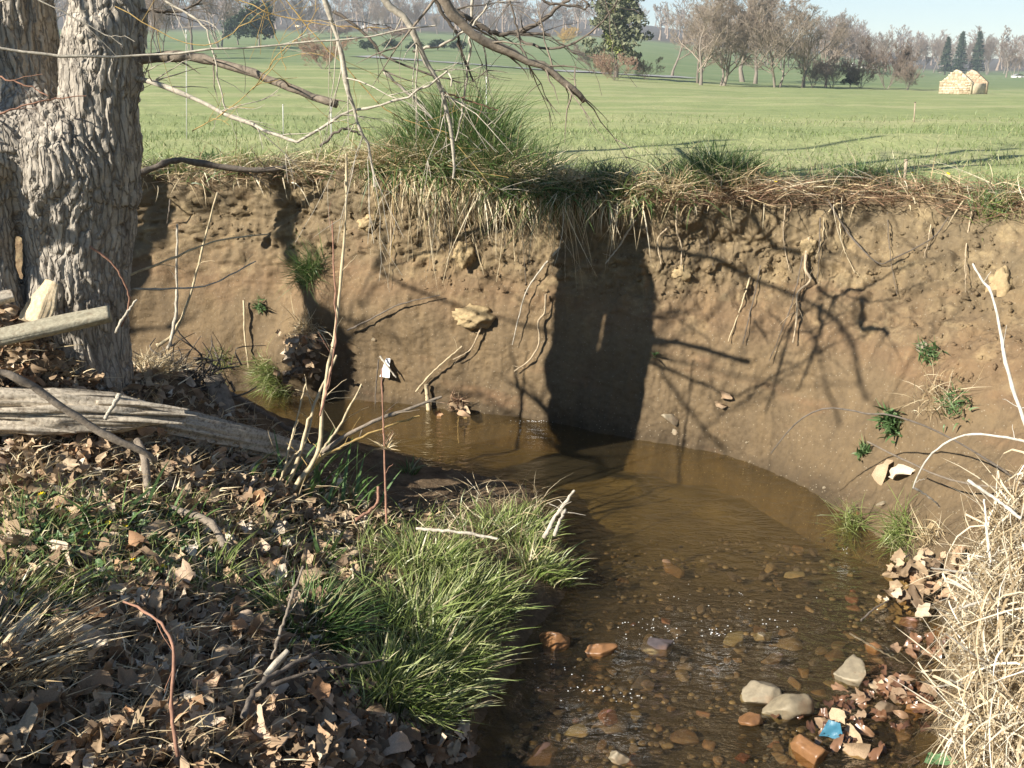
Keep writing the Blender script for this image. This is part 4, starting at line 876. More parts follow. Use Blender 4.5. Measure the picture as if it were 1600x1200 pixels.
# ------------------------------------------------------------------ grass, roots and weeds of the far bank
def topx(P):
    d_ = P[..., 1] * CP - (P[..., 2] - CAM[2]) * SP
    return 800 + 1600 * P[..., 0] / d_, 600 - 1600 * (P[..., 1] * SP + (P[..., 2] - CAM[2]) * CP) / d_
LIPW = FACE[:, -1]; LU, LVv = topx(LIPW)
LOUT = unit(np.concatenate([FC[None] - LIPW[:, :2], np.zeros((len(LIPW), 1))], 1))
front = (LIPW[:, 1] > 4.4)
rl = np.random.default_rng(55)
def lip_points(u0, u1, n, back, rng=rl, peak=False):
    k = np.where((LU > u0) & (LU < u1) & front)[0]
    if peak: i = k[np.clip(rng.normal(len(k) / 2, len(k) / 5, n), 0, len(k) - 1).astype(int)]
    else: i = k[rng.integers(0, len(k), n)]
    b = rng.uniform(back[0], back[1], n); P = LIPW[i] - LOUT[i] * b[:, None]
    P[:, 2] = np.where(b > 0, fieldz(P[:, 0], P[:, 1]), P[:, 2] + b * 0.6) - .01
    return P, LOUT[i]
def lip_tuft(label, u0, u1, n, back, Lr, Wr=(.004, .009), bend=(.1, .8), m=M_deep, lw=(0, 0, 0)):
    P, O = lip_points(u0, u1, n, back, peak=True); c = P.mean(0); g = Geo()
    D = unit(rand_dir(n, rl) + np.asarray(lw)); g.add(*blades(P - c, unit(UP + rl.normal(0, .22, (n, 3)) + .2 * D), D, rl.uniform(*Lr, n) * (1 - .45 * np.abs(P[:, 0] - c[0]) / max(np.ptp(P[:, 0]) / 2, .1)), rl.uniform(*Wr, n), rl.uniform(*bend, n), 5, rl))
    return tag(obj('grass_tuft', g.me('grass_tuft', m), loc=c), label, 'grass tuft')
lip_tuft('largest tall grass tuft on the bank top above the hanging dry grass', 630, 840, 2300, (-.12, .5), (.25, .72))
lip_tuft('grass tuft left of the largest one on the bank top', 590, 690, 500, (-.05, .4), (.15, .38))
lip_tuft('grass tuft right of the largest one on the bank top', 790, 900, 550, (-.05, .35), (.15, .40))
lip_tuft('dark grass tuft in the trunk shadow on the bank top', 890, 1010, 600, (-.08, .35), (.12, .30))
lip_tuft('second largest grass tuft on the bank top right of the trunk shadow', 1015, 1205, 1100, (.0, .5), (.18, .40))
lip_tuft('dark grass tuft further right along the bank top', 1250, 1420, 550, (.1, .6), (.10, .26))
lip_tuft('small grass tuft at the right end of the bank top', 1500, 1600, 300, (-.1, .4), (.06, .18), m=M_weed)
lip_tuft('low grass tuft on the bank top nearest the forked tree', 220, 330, 260, (0, .4), (.10, .26), m=M_grass)
lip_tuft('low grass tuft under the broken branch on the bank top', 330, 450, 260, (0, .4), (.10, .28), m=M_grass)
lip_tuft('low grass tuft between the broken branch and the large tuft', 450, 600, 320, (0, .4), (.10, .28), m=M_grass)
g = Geo()
for u0, u1, n in ((190, 600, 900), (560, 900, 2600), (890, 1060, 500), (1050, 1620, 700)):
    P, O = lip_points(u0, u1, n, (-.08, .22)); P[:, 2] += rl.uniform(0, .05, n); D = unit(O * .5 + rl.normal(0, .5, (n, 3)) * (1, 1, .2))
    g.add(*blades(P, unit(UP * .55 + O * .4 + rl.normal(0, .4, (n, 3))), D, rl.uniform(.08, .32, n), rl.uniform(.003, .007, n), rl.uniform(.6, 1.4, n), 5, rl))
for u0, u1, n, l in ((570, 690, 150, .30), (610, 760, 300, .46), (720, 890, 300, .42), (890, 1010, 110, .30), (210, 570, 110, .2), (1010, 1500, 50, .16)):      # dead blades hanging over the edge
    P, O = lip_points(u0, u1, n, (-.10, .03)); D = unit(np.array([0, 0, -1.0]) + O * .18 + rl.normal(0, .26, (n, 3)))
    cl = .25 + 1.1 * np.clip(vnoise(np.stack([P[:, 0] * 7, P[:, 1] * 7, P[:, 2] * 0], -1), 5) * .6 + .5, 0, 1)
    g.add(*blades(P + O * .03, unit(O * .7 + UP * .35 + rl.normal(0, .45, (n, 3))), D, rl.uniform(.2, 1, n) * l * cl, rl.uniform(.004, .010, n), rl.uniform(.7, 1.6, n), 6, rl))
GH = Geo()
for u0, u1, n, l in ((570, 890, 900, .42), (880, 1020, 160, .26), (1010, 1100, 60, .2), (230, 560, 120, .2)):
    P, O = lip_points(u0, u1, n, (-.12, .08)); P[:, 2] += rl.uniform(-.02, .06, n); D = unit(np.array([0, 0, -.55]) + O * .5 + rl.normal(0, .45, (n, 3)))
    GH.add(*blades(P + O * .04, unit(O * .5 + UP * .6 + rl.normal(0, .4, (n, 3))), D, rl.uniform(.25, 1, n) * l, rl.uniform(.004, .010, n), rl.uniform(.5, 1.4, n), 6, rl))
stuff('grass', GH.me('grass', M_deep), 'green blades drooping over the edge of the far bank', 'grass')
stuff('hanging_dry_grass', g.me('hanging_dry_grass', M_straw), 'dead pale grass matted along the edge of the far bank', 'dry grass')
M_stalk = island_mat('reddish_stalks', [(0, (0.15, 0.085, 0.055)), (.5, (0.29, 0.18, 0.11)), (1, (0.48, 0.36, 0.23))], .7, .2)
g = Geo()
for u0, u1, n in ((1010, 1620, 1500), (200, 560, 400)):
    P, O = lip_points(u0, u1, n, (-.12, .25)); D = unit(rand_dir(n, rl) + O * .3)
    g.add(*blades(P + UP * .01, unit(D * .6 + UP * .4 + rl.normal(0, .3, (n, 3))), D, rl.uniform(.06, .26, n), rl.uniform(.003, .006, n), rl.uniform(.6, 1.3, n), 4, rl))
stuff('dead_stalks', g.me('dead_stalks', M_stalk), 'tangle of reddish dead stalks along the right bank edge', 'dead stalks')
g = Geo()
for y0, y1, n in ((6.6, 9, 9000), (9, 14, 9000), (14, 20, 4000)):
    yy = rl.uniform(y0, y1, n); xx = rl.uniform(-.62, .62, n) * yy; P = np.stack([xx, yy, fieldz(xx, yy)], -1)
    kx = np.interp(xx, LIPW[front, 0], LIPW[front, 1]); P = P[(yy > kx + .12)]; m_ = len(P); D = rand_dir(m_, rl); sc_ = (P[:, 1] / 9) ** .6
    g.add(*blades(P, unit(UP + rl.normal(0, .25, (m_, 3))), D, rl.uniform(.03, .08, m_) * sc_, rl.uniform(.004, .009, m_) * sc_, rl.uniform(.2, .9, m_), 3, rl))
stuff('meadow_grass', g.me('meadow_grass', M_mead), 'short green grass of the field behind the bank', 'grass')

def bank_tuft(label, u, v, n, rad, Lr, m=M_deep, lean=(-.3, -.8, -.3), lw=.6, Wr=(.003, .006), bend=(.5, 1.3), name='grass_tuft', cat='grass tuft'):
    h = hit(u, v, ('bank',)) or hit(u, v); c, nn = h; g = Geo(); D = unit(rl.normal(0, 1, (n, 3)) + np.asarray(lean) * lw)
    root_ = rl.normal(0, rad / 2, (n, 3)); root_ -= (root_ @ nn)[:, None] * nn[None] * .7
    g.add(*blades(root_ + nn * .01, unit(nn * .8 + UP * .5 + rl.normal(0, .35, (n, 3))), D, rl.uniform(*Lr, n), rl.uniform(*Wr, n), rl.uniform(*bend, n), 5, rl))
    return tag(obj(name, g.me(name, m), loc=c), label, cat)
bank_tuft('round grass tuft on the ledge halfway up the left bank', 488, 432, 520, .10, (.10, .24))
bank_tuft('bright green grass tuft at the water line below the ledge', 425, 585, 420, .10, (.08, .20), M_grass)
bank_tuft('lower fringe of bright grass touching the water below the ledge', 440, 615, 200, .09, (.06, .16), M_grass)
bank_tuft('thin grass tuft at the water line left of the bright one', 345, 565, 140, .08, (.05, .14), M_grass)
bank_tuft('small weed on the left bank above the bright grass', 410, 480, 60, .04, (.03, .08), M_weed, Wr=(.006, .012), name='weed', cat='weed')
bank_tuft('tiny weed beside the trunk edge on the left bank', 500, 250, 90, .06, (.03, .08), M_weed, Wr=(.006, .014), name='weed', cat='weed')
bank_tuft('leafy weed on the bank top edge left of the broken branch end', 325, 250, 110, .10, (.03, .08), M_weed, Wr=(.006, .014), name='weed', cat='weed')
bank_tuft('larger rosette weed with blunt leaves on the right bank', 1398, 662, 90, .06, (.06, .13), M_weed, Wr=(.014, .024), bend=(.3, .9), name='weed', cat='weed')
bank_tuft('smaller rosette weed left below the larger one', 1352, 708, 50, .035, (.04, .08), M_weed, Wr=(.010, .016), bend=(.3, .9), name='weed', cat='weed')
bank_tuft('green weed beside the pale stone high on the right bank', 1455, 552, 80, .06, (.03, .08), M_weed, Wr=(.006, .012), name='weed', cat='weed')
bank_tuft('sparse weed patch on the right bank above the dry roots', 1495, 632, 90, .07, (.03, .07), M_weed, Wr=(.006, .012), name='weed', cat='weed')
bank_tuft('grass tuft at the right water edge nearest the open bank', 1335, 828, 200, .08, (.08, .18), M_grass)
bank_tuft('grass tuft at the right water edge beside the brown leaves', 1412, 838, 260, .09, (.08, .18), M_grass)
bank_tuft('small two-leaved green sprig beside the trunk shadow on the bank', 1024, 555, 7, .015, (.06, .12), M_weed, Wr=(.014, .022), bend=(.3, .8), name='weed', cat='weed')
bank_tuft('dry root mat holding the sparse weeds on the right bank', 1465, 625, 160, .10, (.06, .16), M_straw, Wr=(.002, .004), name='dry_tuft', cat='dry grass')
bank_tuft('withered straw heap below the ledge grass', 482, 520, 170, .09, (.05, .16), M_straw, Wr=(.004, .009), name='dry_tuft', cat='dry grass')
bank_tuft('brown straw ball caught at the water line', 712, 632, 120, .05, (.04, .11), M_stalk, Wr=(.003, .007), name='dry_tuft', cat='dry grass')
bank_tuft('dry grass tuft at the right end of the green water edge grass', 1455, 845, 90, .06, (.06, .15), M_straw, name='dry_tuft', cat='dry grass')
bank_tuft('greyish grass patch spilling over the upper right edge', 1560, 335, 260, .14, (.04, .12), M_grass)
g = Geo()
for (u, v, n_) in ((480, 545, 60), (470, 575, 40), (1440, 900, 60), (1460, 930, 60), (715, 640, 14), (1430, 960, 40), (1490, 900, 30)):
    h = hit(u, v, ('bank',)); P = h[0] + rl.normal(0, .07, (n_, 3)) * (1, .7, .6) + h[1] * .02; leaf_heap(g, P, np.tile(h[1] + (-.3, -.3, .4), (n_, 1)), (.04, .11), .5, (0, .03), rl)
stuff('bank_leaf_litter', g.me('bank_leaf_litter', M_litter), 'brown leaves collected on ledges and at the right water edge', 'leaf litter')

g = Geo()
for (u, v, n_) in ((1400, 1075, 40), (1440, 1100, 30), (1350, 1110, 18), (1310, 1135, 14), (1330, 1160, 10), (1450, 1010, 20)):
    P = PZ(u, v, .006) + rl.normal(0, 1, (n_, 3)) * (.07, .05, .006); leaf_heap(g, P, np.tile(UP + (-.2, -.3, 0), (n_, 1)), (.03, .08), .3, (0, .012), rl)
M_wet = island_mat('wet_leaves', [(0, (0.07, 0.035, 0.022)), (.5, (0.15, 0.075, 0.04)), (.85, (0.22, 0.13, 0.075)), (1, (0.32, 0.24, 0.16))], .3, .5)
stuff('wet_leaf_mat', g.me('wet_leaf_mat', M_wet), 'dark wet leaves matted in the shallows beside the straw', 'leaf litter')

def root(label, pts, r0, r1, off=.03, m=M_root, n=2, tl=.12, name='root', group=None, offs=None, cat='root'):
    Q = []
    for i, (u, v) in enumerate(pts):
        h = hit(u, v, ('bank', 'field')) or hit(u, v + 25); o_ = off if offs is None else offs[i]; Q.append(h[0] + h[1] * o_)
    Q = resample(Q, 14); s = depth(Q[0]) / 1600; o = Q.mean(0)
    return tag(obj(name, with_twigs(Q - o, r0 * s * .8, r1 * s * .8, n, tl, m, name, 7, .0012, 20), loc=o), label, cat, group)
root('snake-shaped root hanging left of the trunk shadow', [(858, 462), (852, 488), (843, 502), (846, 532), (832, 560), (810, 580)], 2.2, 1.3, .04)
root('long pale root hanging from the crumbly soil right of the shadow', [(1056, 315), (1058, 350), (1062, 390), (1060, 425)], 2.4, 1.2, .04)
root('pale root pair bending left of the long pale one', [(1048, 352), (1036, 375), (1032, 410)], 2.0, 1.0, .04, n=1)
root('straight thin root on the smooth bank under the branch shadow', [(1172, 432), (1160, 475), (1140, 535)], 1.8, .9, .03, M_straw, 0)
root('darker thin root beside the straight one', [(1190, 420), (1182, 460), (1172, 510), (1162, 540)], 1.2, .8, .03, M_dark, 0)
root('root with a forked loop and shaggy end hanging on the right bank', [(1262, 382), (1260, 420), (1259, 445), (1250, 470), (1246, 500), (1242, 540)], 3.0, 1.6, .05, n=7, tl=.14)
root('dark long root curving down left of the forked loop', [(1252, 395), (1245, 450), (1235, 500), (1205, 565)], 1.3, .8, .04, M_dark, 0)
root('bare root loop sagging under the right bank edge', [(1290, 320), (1330, 370), (1370, 405), (1400, 410), (1450, 385), (1480, 350)], 1.5, 1.0, .05, M_dark, 1)
root('straight grey stem leaning on the shadow edge under the bank top', [(985, 340), (965, 375), (948, 402)], 2.2, 1.2, .05, M_pale, 2)
root('pale slanting stem across the crumbly soil left of the shadow', [(878, 385), (850, 425), (822, 465), (803, 535)], 2.0, 1.0, .05, M_pale, 0)
root('forked root dangling below the yellow clod', [(752, 505), (745, 525), (735, 545), (708, 560)], 1.8, 1.0, .04, n=2)
root('thin grey twig lying across the left bank under the ledge', [(545, 512), (580, 500), (630, 475), (690, 462)], 1.8, 1.0, .04, M_dark, 1)
root('upright dry stem standing at the water line right of the white scrap', [(668, 598), (670, 618), (671, 640)], 4.5, 4, .04, M_cane, 0)
root('hanging root fringe under the straw ball', [(716, 645), (718, 668), (720, 690)], 2, 1, .05, n=3, tl=.08)
root('thin stem rooted at the water line left of the white scrap', [(597, 560), (594, 600), (590, 640)], 1.6, 1, .05, M_dark, 0)
root('pale driftwood twig below the white scrap at the water line', [(655, 610), (675, 585), (700, 560), (722, 540)], 2.0, 1.2, .04, M_cane, 2)
root('thin upright root on the left bank right of the trunk', [(385, 470), (388, 520), (390, 575)], 2.4, 1.4, .04, M_cane, 1)
root('root hanging at the left bank edge under the bent branch', [(272, 262), (268, 310), (262, 350)], 2.0, 1.0, .05, M_dark, 2)
for i in range(34):
    u = rl.uniform(560, 900) if i < 26 else rl.uniform(1010, 1560); v0 = np.interp(u, [560, 900, 1560], [285, 310, 325]) + rl.uniform(0, 40); L_ = rl.uniform(30, 130); dx = rl.normal(0, 14)
    h = hit(u, v0 + L_, ('bank',)); h2 = hit(u, v0, ('bank',))
    if h is None or h2 is None: continue
    root('thin pale root hanging out of the crumbly upper soil', [(u, v0), (u + dx * .4, v0 + L_ * .5), (u + dx, v0 + L_)], rl.uniform(.8, 1.8), .5, .03, [M_root, M_cane, M_dark][i % 3], 2, .1, 'root', 'thin roots hanging from the bank edge')

# clods and stones on the bank, small scraps
def rock(label, u, v, w, h, m, seed, name='stone', group=None, which=('bank',), flat=.7, sink=.3, mesh_=None, water=False, z=0.0, cat='stone'):
    hh = None if water else (hit(u, v, which) or hit(u, v)); p = hh[0] if hh else PZ(u, v, z); n = hh[1] if hh else UP; s = depth(p) / 1600
    V = stone_verts(seed) if 'clod' not in name else ICO3[0] * (1 + .28 * fbm(ICO3[0] * 1.7 + seed, 1.0, 5, seed, .65))[:, None]
    V = V * np.array([w / 2 * s, w / 2 * s * .8, h / 2 * s]); me = mesh(name, V, ICO3[1], m, False)
    o = obj(name, me, loc=p - n * h * s * .5 * sink + UP * 0); o.rotation_euler = (rl.uniform(-.25, .25), rl.uniform(-.25, .25), rl.uniform(-.6, .6)); return tag(o, label, cat, group)
M_clod = plain('dry_clod', (0.36, 0.275, 0.155), 0.95, 0.6, 40, 0.1, 0.8)
rock('yellow crumbly clod jutting above the forked root', 740, 494, 58, 34, M_clod, 11, 'clod', cat='clod')
rock('round yellow clod under the hanging dry grass', 726, 397, 34, 36, M_clod, 12, 'clod', cat='clod')
rock('clod below the pale roots right of the trunk shadow', 1068, 426, 34, 28, M_clod, 13, 'clod', cat='clod')
rock('clod above the shaggy forked root on the right bank', 1265, 388, 26, 30, M_clod, 14, 'clod', cat='clod')
rock('pale rounded stone lodged beside the green weed on the right bank', 1440, 540, 30, 26, M_pstone, 15)
rock('yellow clod over the left bank ledge', 575, 348, 34, 22, M_clod, 16, 'clod', cat='clod')
rock('yellow clod at the far right of the bank', 1565, 450, 46, 60, M_clod, 17, 'clod', cat='clod')
rock('pale flat-topped stone at the water line right of the trunk shadow', 1050, 656, 42, 24, M_pstone, 18)
rock('small pale stone under the flat-topped one', 1054, 676, 18, 18, M_pstone, 19)
rock('rounded tan stone on the mud below the hanging leaves', 1376, 788, 22, 18, M_pstone, 20)
rock('small orange stone near the right grass tufts', 1337, 803, 14, 10, M_ostone, 21)
rock('small white pebble at the water line on the right mud', 1288, 762, 9, 6, M_pstone, 22)
rock('white pebble on the mud above the right water line', 1166, 692, 8, 6, M_pstone, 23)
rock('small yellow stone stuck in the smooth bank above the white scrap', 584, 530, 12, 11, M_pstone, 24)
rock('flat brown stone behind the right water edge grass', 1456, 820, 26, 14, M_clod, 25)
M_mudc = plain('mud_crumb', (0.36, 0.265, 0.15), 0.95, 0.6, 60, 0.1, 0.8)
g = Geo(); P, N = scatter([(200, 300), (560, 330), (870, 400), (1010, 400), (1560, 330), (1600, 560), (1480, 640), (1380, 440), (1020, 470), (640, 450), (210, 330)], 900, ('bank',), rl)
for p, n in zip(P, N):
    s = rl.uniform(.3, 1) ** 2.5 * .015; g.add(ICO1[0] * (rl.uniform(.6, 1.2, 3) * s) * (1 + .33 * rl.normal(0, 1, (len(ICO1[0]), 1))) + p + n * .1 * s, ICO1[1])
o = stuff('soil_crumbs', g.me('soil_crumbs', M_soil), 'crumbs of dry soil clinging to the upper bank', 'soil crumbs')
M_white = plain('white_plastic', (0.8, 0.8, 0.8), 0.4, 0.1); M_blue = plain('blue_plastic', (0.045, 0.15, 0.22), 0.35, 0.1); M_greenleaf = plain('green_leaf', (0.12, 0.22, 0.10), 0.4, 0.4)
def scrap(label, u, v, w, h, m, name, cat, which=('bank',), z=None, seed=3, nrm=(-.4, -.8, .3)):
    hh = hit(u, v, which) if z is None else None; p = hh[0] + hh[1] * .03 if hh else PZ(u, v, z); s = depth(p) / 1600; r = np.random.default_rng(seed)
    X, Y = np.meshgrid(np.linspace(-1, 1, 7), np.linspace(-1, 1, 7), indexing='ij'); X = X * (1 - .35 * Y) ; Z = .25 * X * X + .12 * r.normal(0, 1, X.shape); n = unit(np.array(nrm)); a = unit(np.cross(UP, n)); b = np.cross(n, a)
    V = (X[..., None] * a * w / 2 + Y[..., None] * b * h / 2 + Z[..., None] * n * w / 2) * s; return tag(obj(name, mesh(name, V, grid_faces(7, 7), m, True), loc=p), label, cat)
scrap('crumpled white scrap stuck on the bank above the water', 607, 574, 13, 30, M_white, 'plastic_scrap', 'litter')
scrap('bright blue scrap among the brown leaves in the shallow water', 1302, 1140, 28, 26, M_blue, 'plastic_scrap', 'litter', (), .04)
scrap('flat green leaf lying in the water at the straw edge', 1466, 1186, 40, 20, M_greenleaf, 'green_leaf', 'leaf', (), .02, 5, (0, -.4, 1))
root('white peeled twig leaning beside the white scrap', [(603, 553), (613, 570), (622, 588)], 2.4, 1.6, .06, M_pale, 0, name='twig', cat='twig')

# ------------------------------------------------------------------ stones, wet leaves and foamy glint specks in the stream
for i, (u, v, w, h, m, lab) in enumerate((
    (872, 1003, 56, 34, M_ostone, 'orange stone standing out of the water nearest the grass'), (936, 1016, 54, 20, M_ostone, 'long pale orange stone right of the standing one'), (1030, 1010, 54, 24, M_stone, 'reddish stone just breaking the water'),
    (1150, 998, 46, 22, M_pstone, 'tan stone under the sparkling riffle'), (1192, 995, 40, 20, M_pstone, 'second tan stone at the riffle end'), (1198, 1086, 62, 40, M_pstone, 'yellowish slab leaning on the large grey stone'),
    (1226, 1104, 76, 52, M_pstone, 'large pointed pale grey stone in the lower stream'), (1176, 1122, 44, 18, M_ostone, 'rusty wet stone in front of the large grey stone'), (1334, 1052, 64, 60, M_pstone, 'grey knobbly stone beside the wet leaf mat'),
    (1264, 1170, 56, 40, M_ostone, 'dark orange wet stone at the lower edge'), (1240, 897, 34, 14, M_pstone, 'flat pale stone under the shallow water'), (906, 1142, 44, 16, M_pstone, 'white flat stone under the lower left water'),
    (948, 1122, 40, 18, M_stone, 'red stone behind the white flat one'), (845, 1184, 66, 22, M_stone, 'brown red stone at the lower left of the stream'), (1050, 888, 44, 14, M_stone, 'dark red stone under the calm water'),
    (1362, 1012, 34, 20, M_ostone, 'small orange stone above the wet leaf mat'), (1385, 1105, 46, 26, M_stone, 'grey stone inside the wet leaf mat'), (1430, 1112, 40, 24, M_ostone, 'brown stone at the right end of the wet leaf mat'),
    (965, 1182, 40, 26, M_pstone, 'dull stone at the lower edge of the stream'), (1210, 1030, 40, 16, M_stone, 'purple stone behind the yellowish slab'), (1420, 970, 36, 20, M_stone, 'dark wet stone at the foot of the straw'), (1470, 985, 40, 20, M_ostone, 'brown stone tucked under the straw'))):
    k_ = 1.35 if h > 30 else 1.1; rock(lab, u, v, w * k_, h * k_, m, 300 + i, 'river_stone', None, (), water=True, z=.012 if h > 24 or i in (1, 7) else -.015, sink=.1)
SMESH = [mesh('bed_stone', stone_verts(400 + i, ICO2), ICO2[1], M_stone, True) for i in range(10)]
poly = np.array([(740, 1210), (820, 1040), (920, 900), (1250, 850), (1430, 960), (1480, 1060), (1480, 1210)], float); n_ = 0
while n_ < 170:
    u, v = rl.uniform(740, 1480), rl.uniform(850, 1210)
    if not in_poly(np.array([[u, v]]), poly)[0]: continue
    p = PZ(u, v, -.06); s = rl.uniform(.012, .036) * (1.8 if rl.uniform() < .10 else 1); o = obj('bed_stone', SMESH[n_ % 10], loc=p); o.scale = (s * 1.25, s, s * .62); o.rotation_euler = (rl.uniform(-.2, .2), rl.uniform(-.2, .2), rl.uniform(0, 6))
    tag(o, 'wet brown stone lying on the shallow stream bed', 'stone', 'stones on the shallow stream bed'); n_ += 1
g = Geo()
for k in range(1500):
    u, v = rl.uniform(700, 1500), rl.uniform(840, 1230); p = PZ(u, v, -.068); s = rl.uniform(.005, .014); g.add(ICO1[0] * (s * 1.2, s, s * .6) + p, ICO1[1])
M_grav = island_mat('gravel', [(0, (0.06, 0.04, 0.028)), (.4, (0.13, 0.09, 0.055)), (.7, (0.09, 0.075, 0.07)), (1, (0.24, 0.18, 0.12))], .5, .4)
stuff('gravel', g.me('gravel', M_grav), 'fine gravel on the shallow stream bed', 'gravel')
wl = 0
for (u, v, s, k, lab) in ((1345, 1092, .09, 0, 'rusty leaf at the top of the wet leaf mat'), (1330, 1165, .12, 3, 'upright brown leaf standing in the lower stream'), (1336, 1150, .10, 8, 'folded brown leaf behind the upright one'), (1310, 1120, .10, 1, 'dark leaf behind the blue scrap'), (1290, 1128, .09, 2, 'red brown leaf left of the blue scrap'),
                          (1410, 1070, .10, 1, 'orange leaf in the middle of the wet leaf mat'), (1400, 1088, .11, 5, 'long wet leaf along the front of the leaf mat'), (1445, 1085, .10, 2, 'dark leaf at the right of the wet leaf mat'), (1370, 1075, .09, 6, 'grey leaf beside the knobbly stone'), (1440, 955, .11, 0, 'pale oval leaf at the foot of the straw slope'), (1425, 940, .10, 5, 'brown leaf above the dark wet stone'), (1500, 965, .12, 7, 'dull brown leaf against the straw slope')):
    p = PZ(u, v, .015); Rm = rots(unit(np.array([[-.3, -.5, .7]])), 0, .3, rl)[0]; leaf(p, Rm, s, k, lab)
g = Geo()  # white beads also stand in for sun sparkle on the riffles
for (u, v, ru, rv, n_) in ((1050, 985, 70, 16, 26), (925, 1080, 34, 14, 12), (985, 1090, 34, 16, 14), (1000, 975, 40, 12, 12), (1120, 990, 24, 6, 20), (840, 658, 40, 2, 30), (870, 656, 20, 1, 16), (1320, 860, 10, 6, 5), (1200, 640 + 320, 60, 30, 14), (1100, 930, 90, 20, 14), (900, 1060, 60, 40, 12)):
    for _ in range(n_):
        p = PZ(u + rl.normal(0, ru / 2), v + rl.normal(0, rv / 2), .002); s = rl.uniform(.0008, .0018); g.add(ICO1[0] * (s * 1.6, s, s) + p, ICO1[1])
M_foam_glint = plain('foam_glints', (0.85, 0.87, 0.88), 0.15, 0.0, 30, 0.6, 0.0)
stuff('foam_glints', g.me('foam_glints', M_foam_glint), 'white foamy specks also standing in for sun glints on the riffles', 'foam_glints')

# ------------------------------------------------------------------ straw slope at the right edge
g = Geo(); POL = [(1560, 1290), (1545, 1110), (1545, 1010), (1555, 935), (1580, 872), (1630, 800), (1720, 740), (1900, 760), (1900, 1290)]
P, N = scatter(POL, 8500, ('bank',), rl); n = len(P); D = unit(np.array([-.25, -.62, -.40]) + rl.normal(0, .42, (n, 3)))
lift = rl.uniform(0, 1, n) ** 1.6 * .13
g.add(*blades(P + N * lift[:, None] - D * .2, unit(N * .35 + D * .5 + rl.normal(0, .25, (n, 3))), D, rl.uniform(.10, .40, n), rl.uniform(.002, .010, n), rl.uniform(.4, 1.1, n), 6, rl))
P, N = scatter([(1525, 1010), (1530, 920), (1580, 830), (1620, 770), (1660, 900), (1540, 1260)], 500, ('bank',), rl); n = len(P); D = unit(np.array([-.3, -.2, .1]) + rl.normal(0, .6, (n, 3)))
g.add(*blades(P + N * .05, unit(N * .6 + UP * .4 + rl.normal(0, .3, (n, 3))), D, rl.uniform(.12, .3, n), rl.uniform(.004, .008, n), rl.uniform(.3, 1.2, n), 6, rl))
M_pstraw = island_mat('pale_straw', [(0, (0.20, 0.145, 0.085)), (0.25, (0.42, 0.32, 0.185)), (0.55, (0.60, 0.50, 0.335)), (0.85, (0.70, 0.62, 0.46)), (1, (0.80, 0.76, 0.65))], 0.5, 0.35, 0.15, (0.6, 0.45, 0.22, 1))
stuff('straw', g.me('straw', M_pstraw), 'thick mat of pale straw on the slope at the right edge', 'straw')
M_wst = bark_mat('white_stem', 0.2, (50, 50, 20), (0.36, 0.32, 0.26), (0.60, 0.56, 0.48))
def stalk(label, pts, y0, y1, r0, r1, m=M_wst, tw=0, name='dry_stalk', tl=.12):
    P = path(pts, y0, y1, 12); s = depth(P[0]) / 1600; o = P.mean(0); return tag(obj(name, with_twigs(P - o, r0 * s, r1 * s, tw, tl, m, name, 8, .001, 24), loc=o), label, 'stalk')
stalk('thick white bowed dry stalk in front of the right bank', [(1640, 800), (1610, 690), (1590, 628), (1572, 570), (1562, 510), (1548, 455), (1534, 438), (1520, 412)], 3.6, 4.0, 3.6, 1.6, tw=5)
stalk('pale straw arch reaching over the mud at the right', [(1640, 700), (1600, 690), (1550, 680), (1502, 681), (1462, 704), (1440, 732), (1427, 762)], 3.5, 3.8, 2.0, 1.3, tw=3)
stalk('bent end of the pale straw arch lying on the mud', [(1427, 762), (1445, 772), (1462, 785), (1468, 792)], 3.9, 4.0, 1.8, 1.2)
stalk('straight white stalk leaning from the straw to the left', [(1595, 810), (1560, 783), (1512, 750)], 3.4, 3.5, 3, 2.4)
stalk('long grey cane lying along the straw slope', [(1535, 1205), (1560, 1120), (1590, 1060), (1625, 1000)], 2.75, 3.1, 4.5, 3.5, M_pale)
stalk('upright white stalk at the top of the straw', [(1548, 880), (1542, 830), (1538, 780)], 3.4, 3.5, 2.4, 1.6)
stalk('thin dark cane arching over the right mud', [(1620, 770), (1560, 730), (1480, 682), (1400, 650), (1350, 646), (1295, 637), (1245, 660), (1205, 708)], 4.0, 4.6, 1.8, 1.1, M_dark)
stalk('thin brown cane running behind the hanging leaves', [(1640, 762), (1560, 762), (1480, 748), (1420, 722), (1355, 690)], 4.0, 4.2, 2.0, 1.2, M_limb)
stalk('thin straw crossing the water above the wet leaves', [(1328, 990), (1372, 1015), (1412, 1036)], 3.2, 3.3, 1.6, 1.0, M_cane)
stalk('thin dark stem rising from the water by the straw', [(1345, 970), (1365, 952), (1388, 938)], 3.6, 3.7, 1.6, 1.2, M_dark)
stalk('white stalk lying across the lower straw', [(1500, 950), (1560, 935), (1640, 945)], 3.1, 3.2, 2.2, 1.8)
for i in range(22):
    u, v = rl.uniform(1540, 1620), rl.uniform(820, 1180); a = rl.uniform(-.6, 1.9); L_ = rl.uniform(60, 150); h = hit(u, v, ('bank',))
    y = h[0][1] - .12; stalk('loose white stalk lying on the pale straw slope', [(u, v), (u - L_ * .5 * math.cos(a), v + L_ * .5 * math.sin(a) + 4), (u - L_ * math.cos(a), v + L_ * math.sin(a))], y, y - .08, rl.uniform(1.6, 3), 1.2, [M_wst, M_cane, M_wst][i % 3])['group'] = 'loose white stalks on the straw slope'

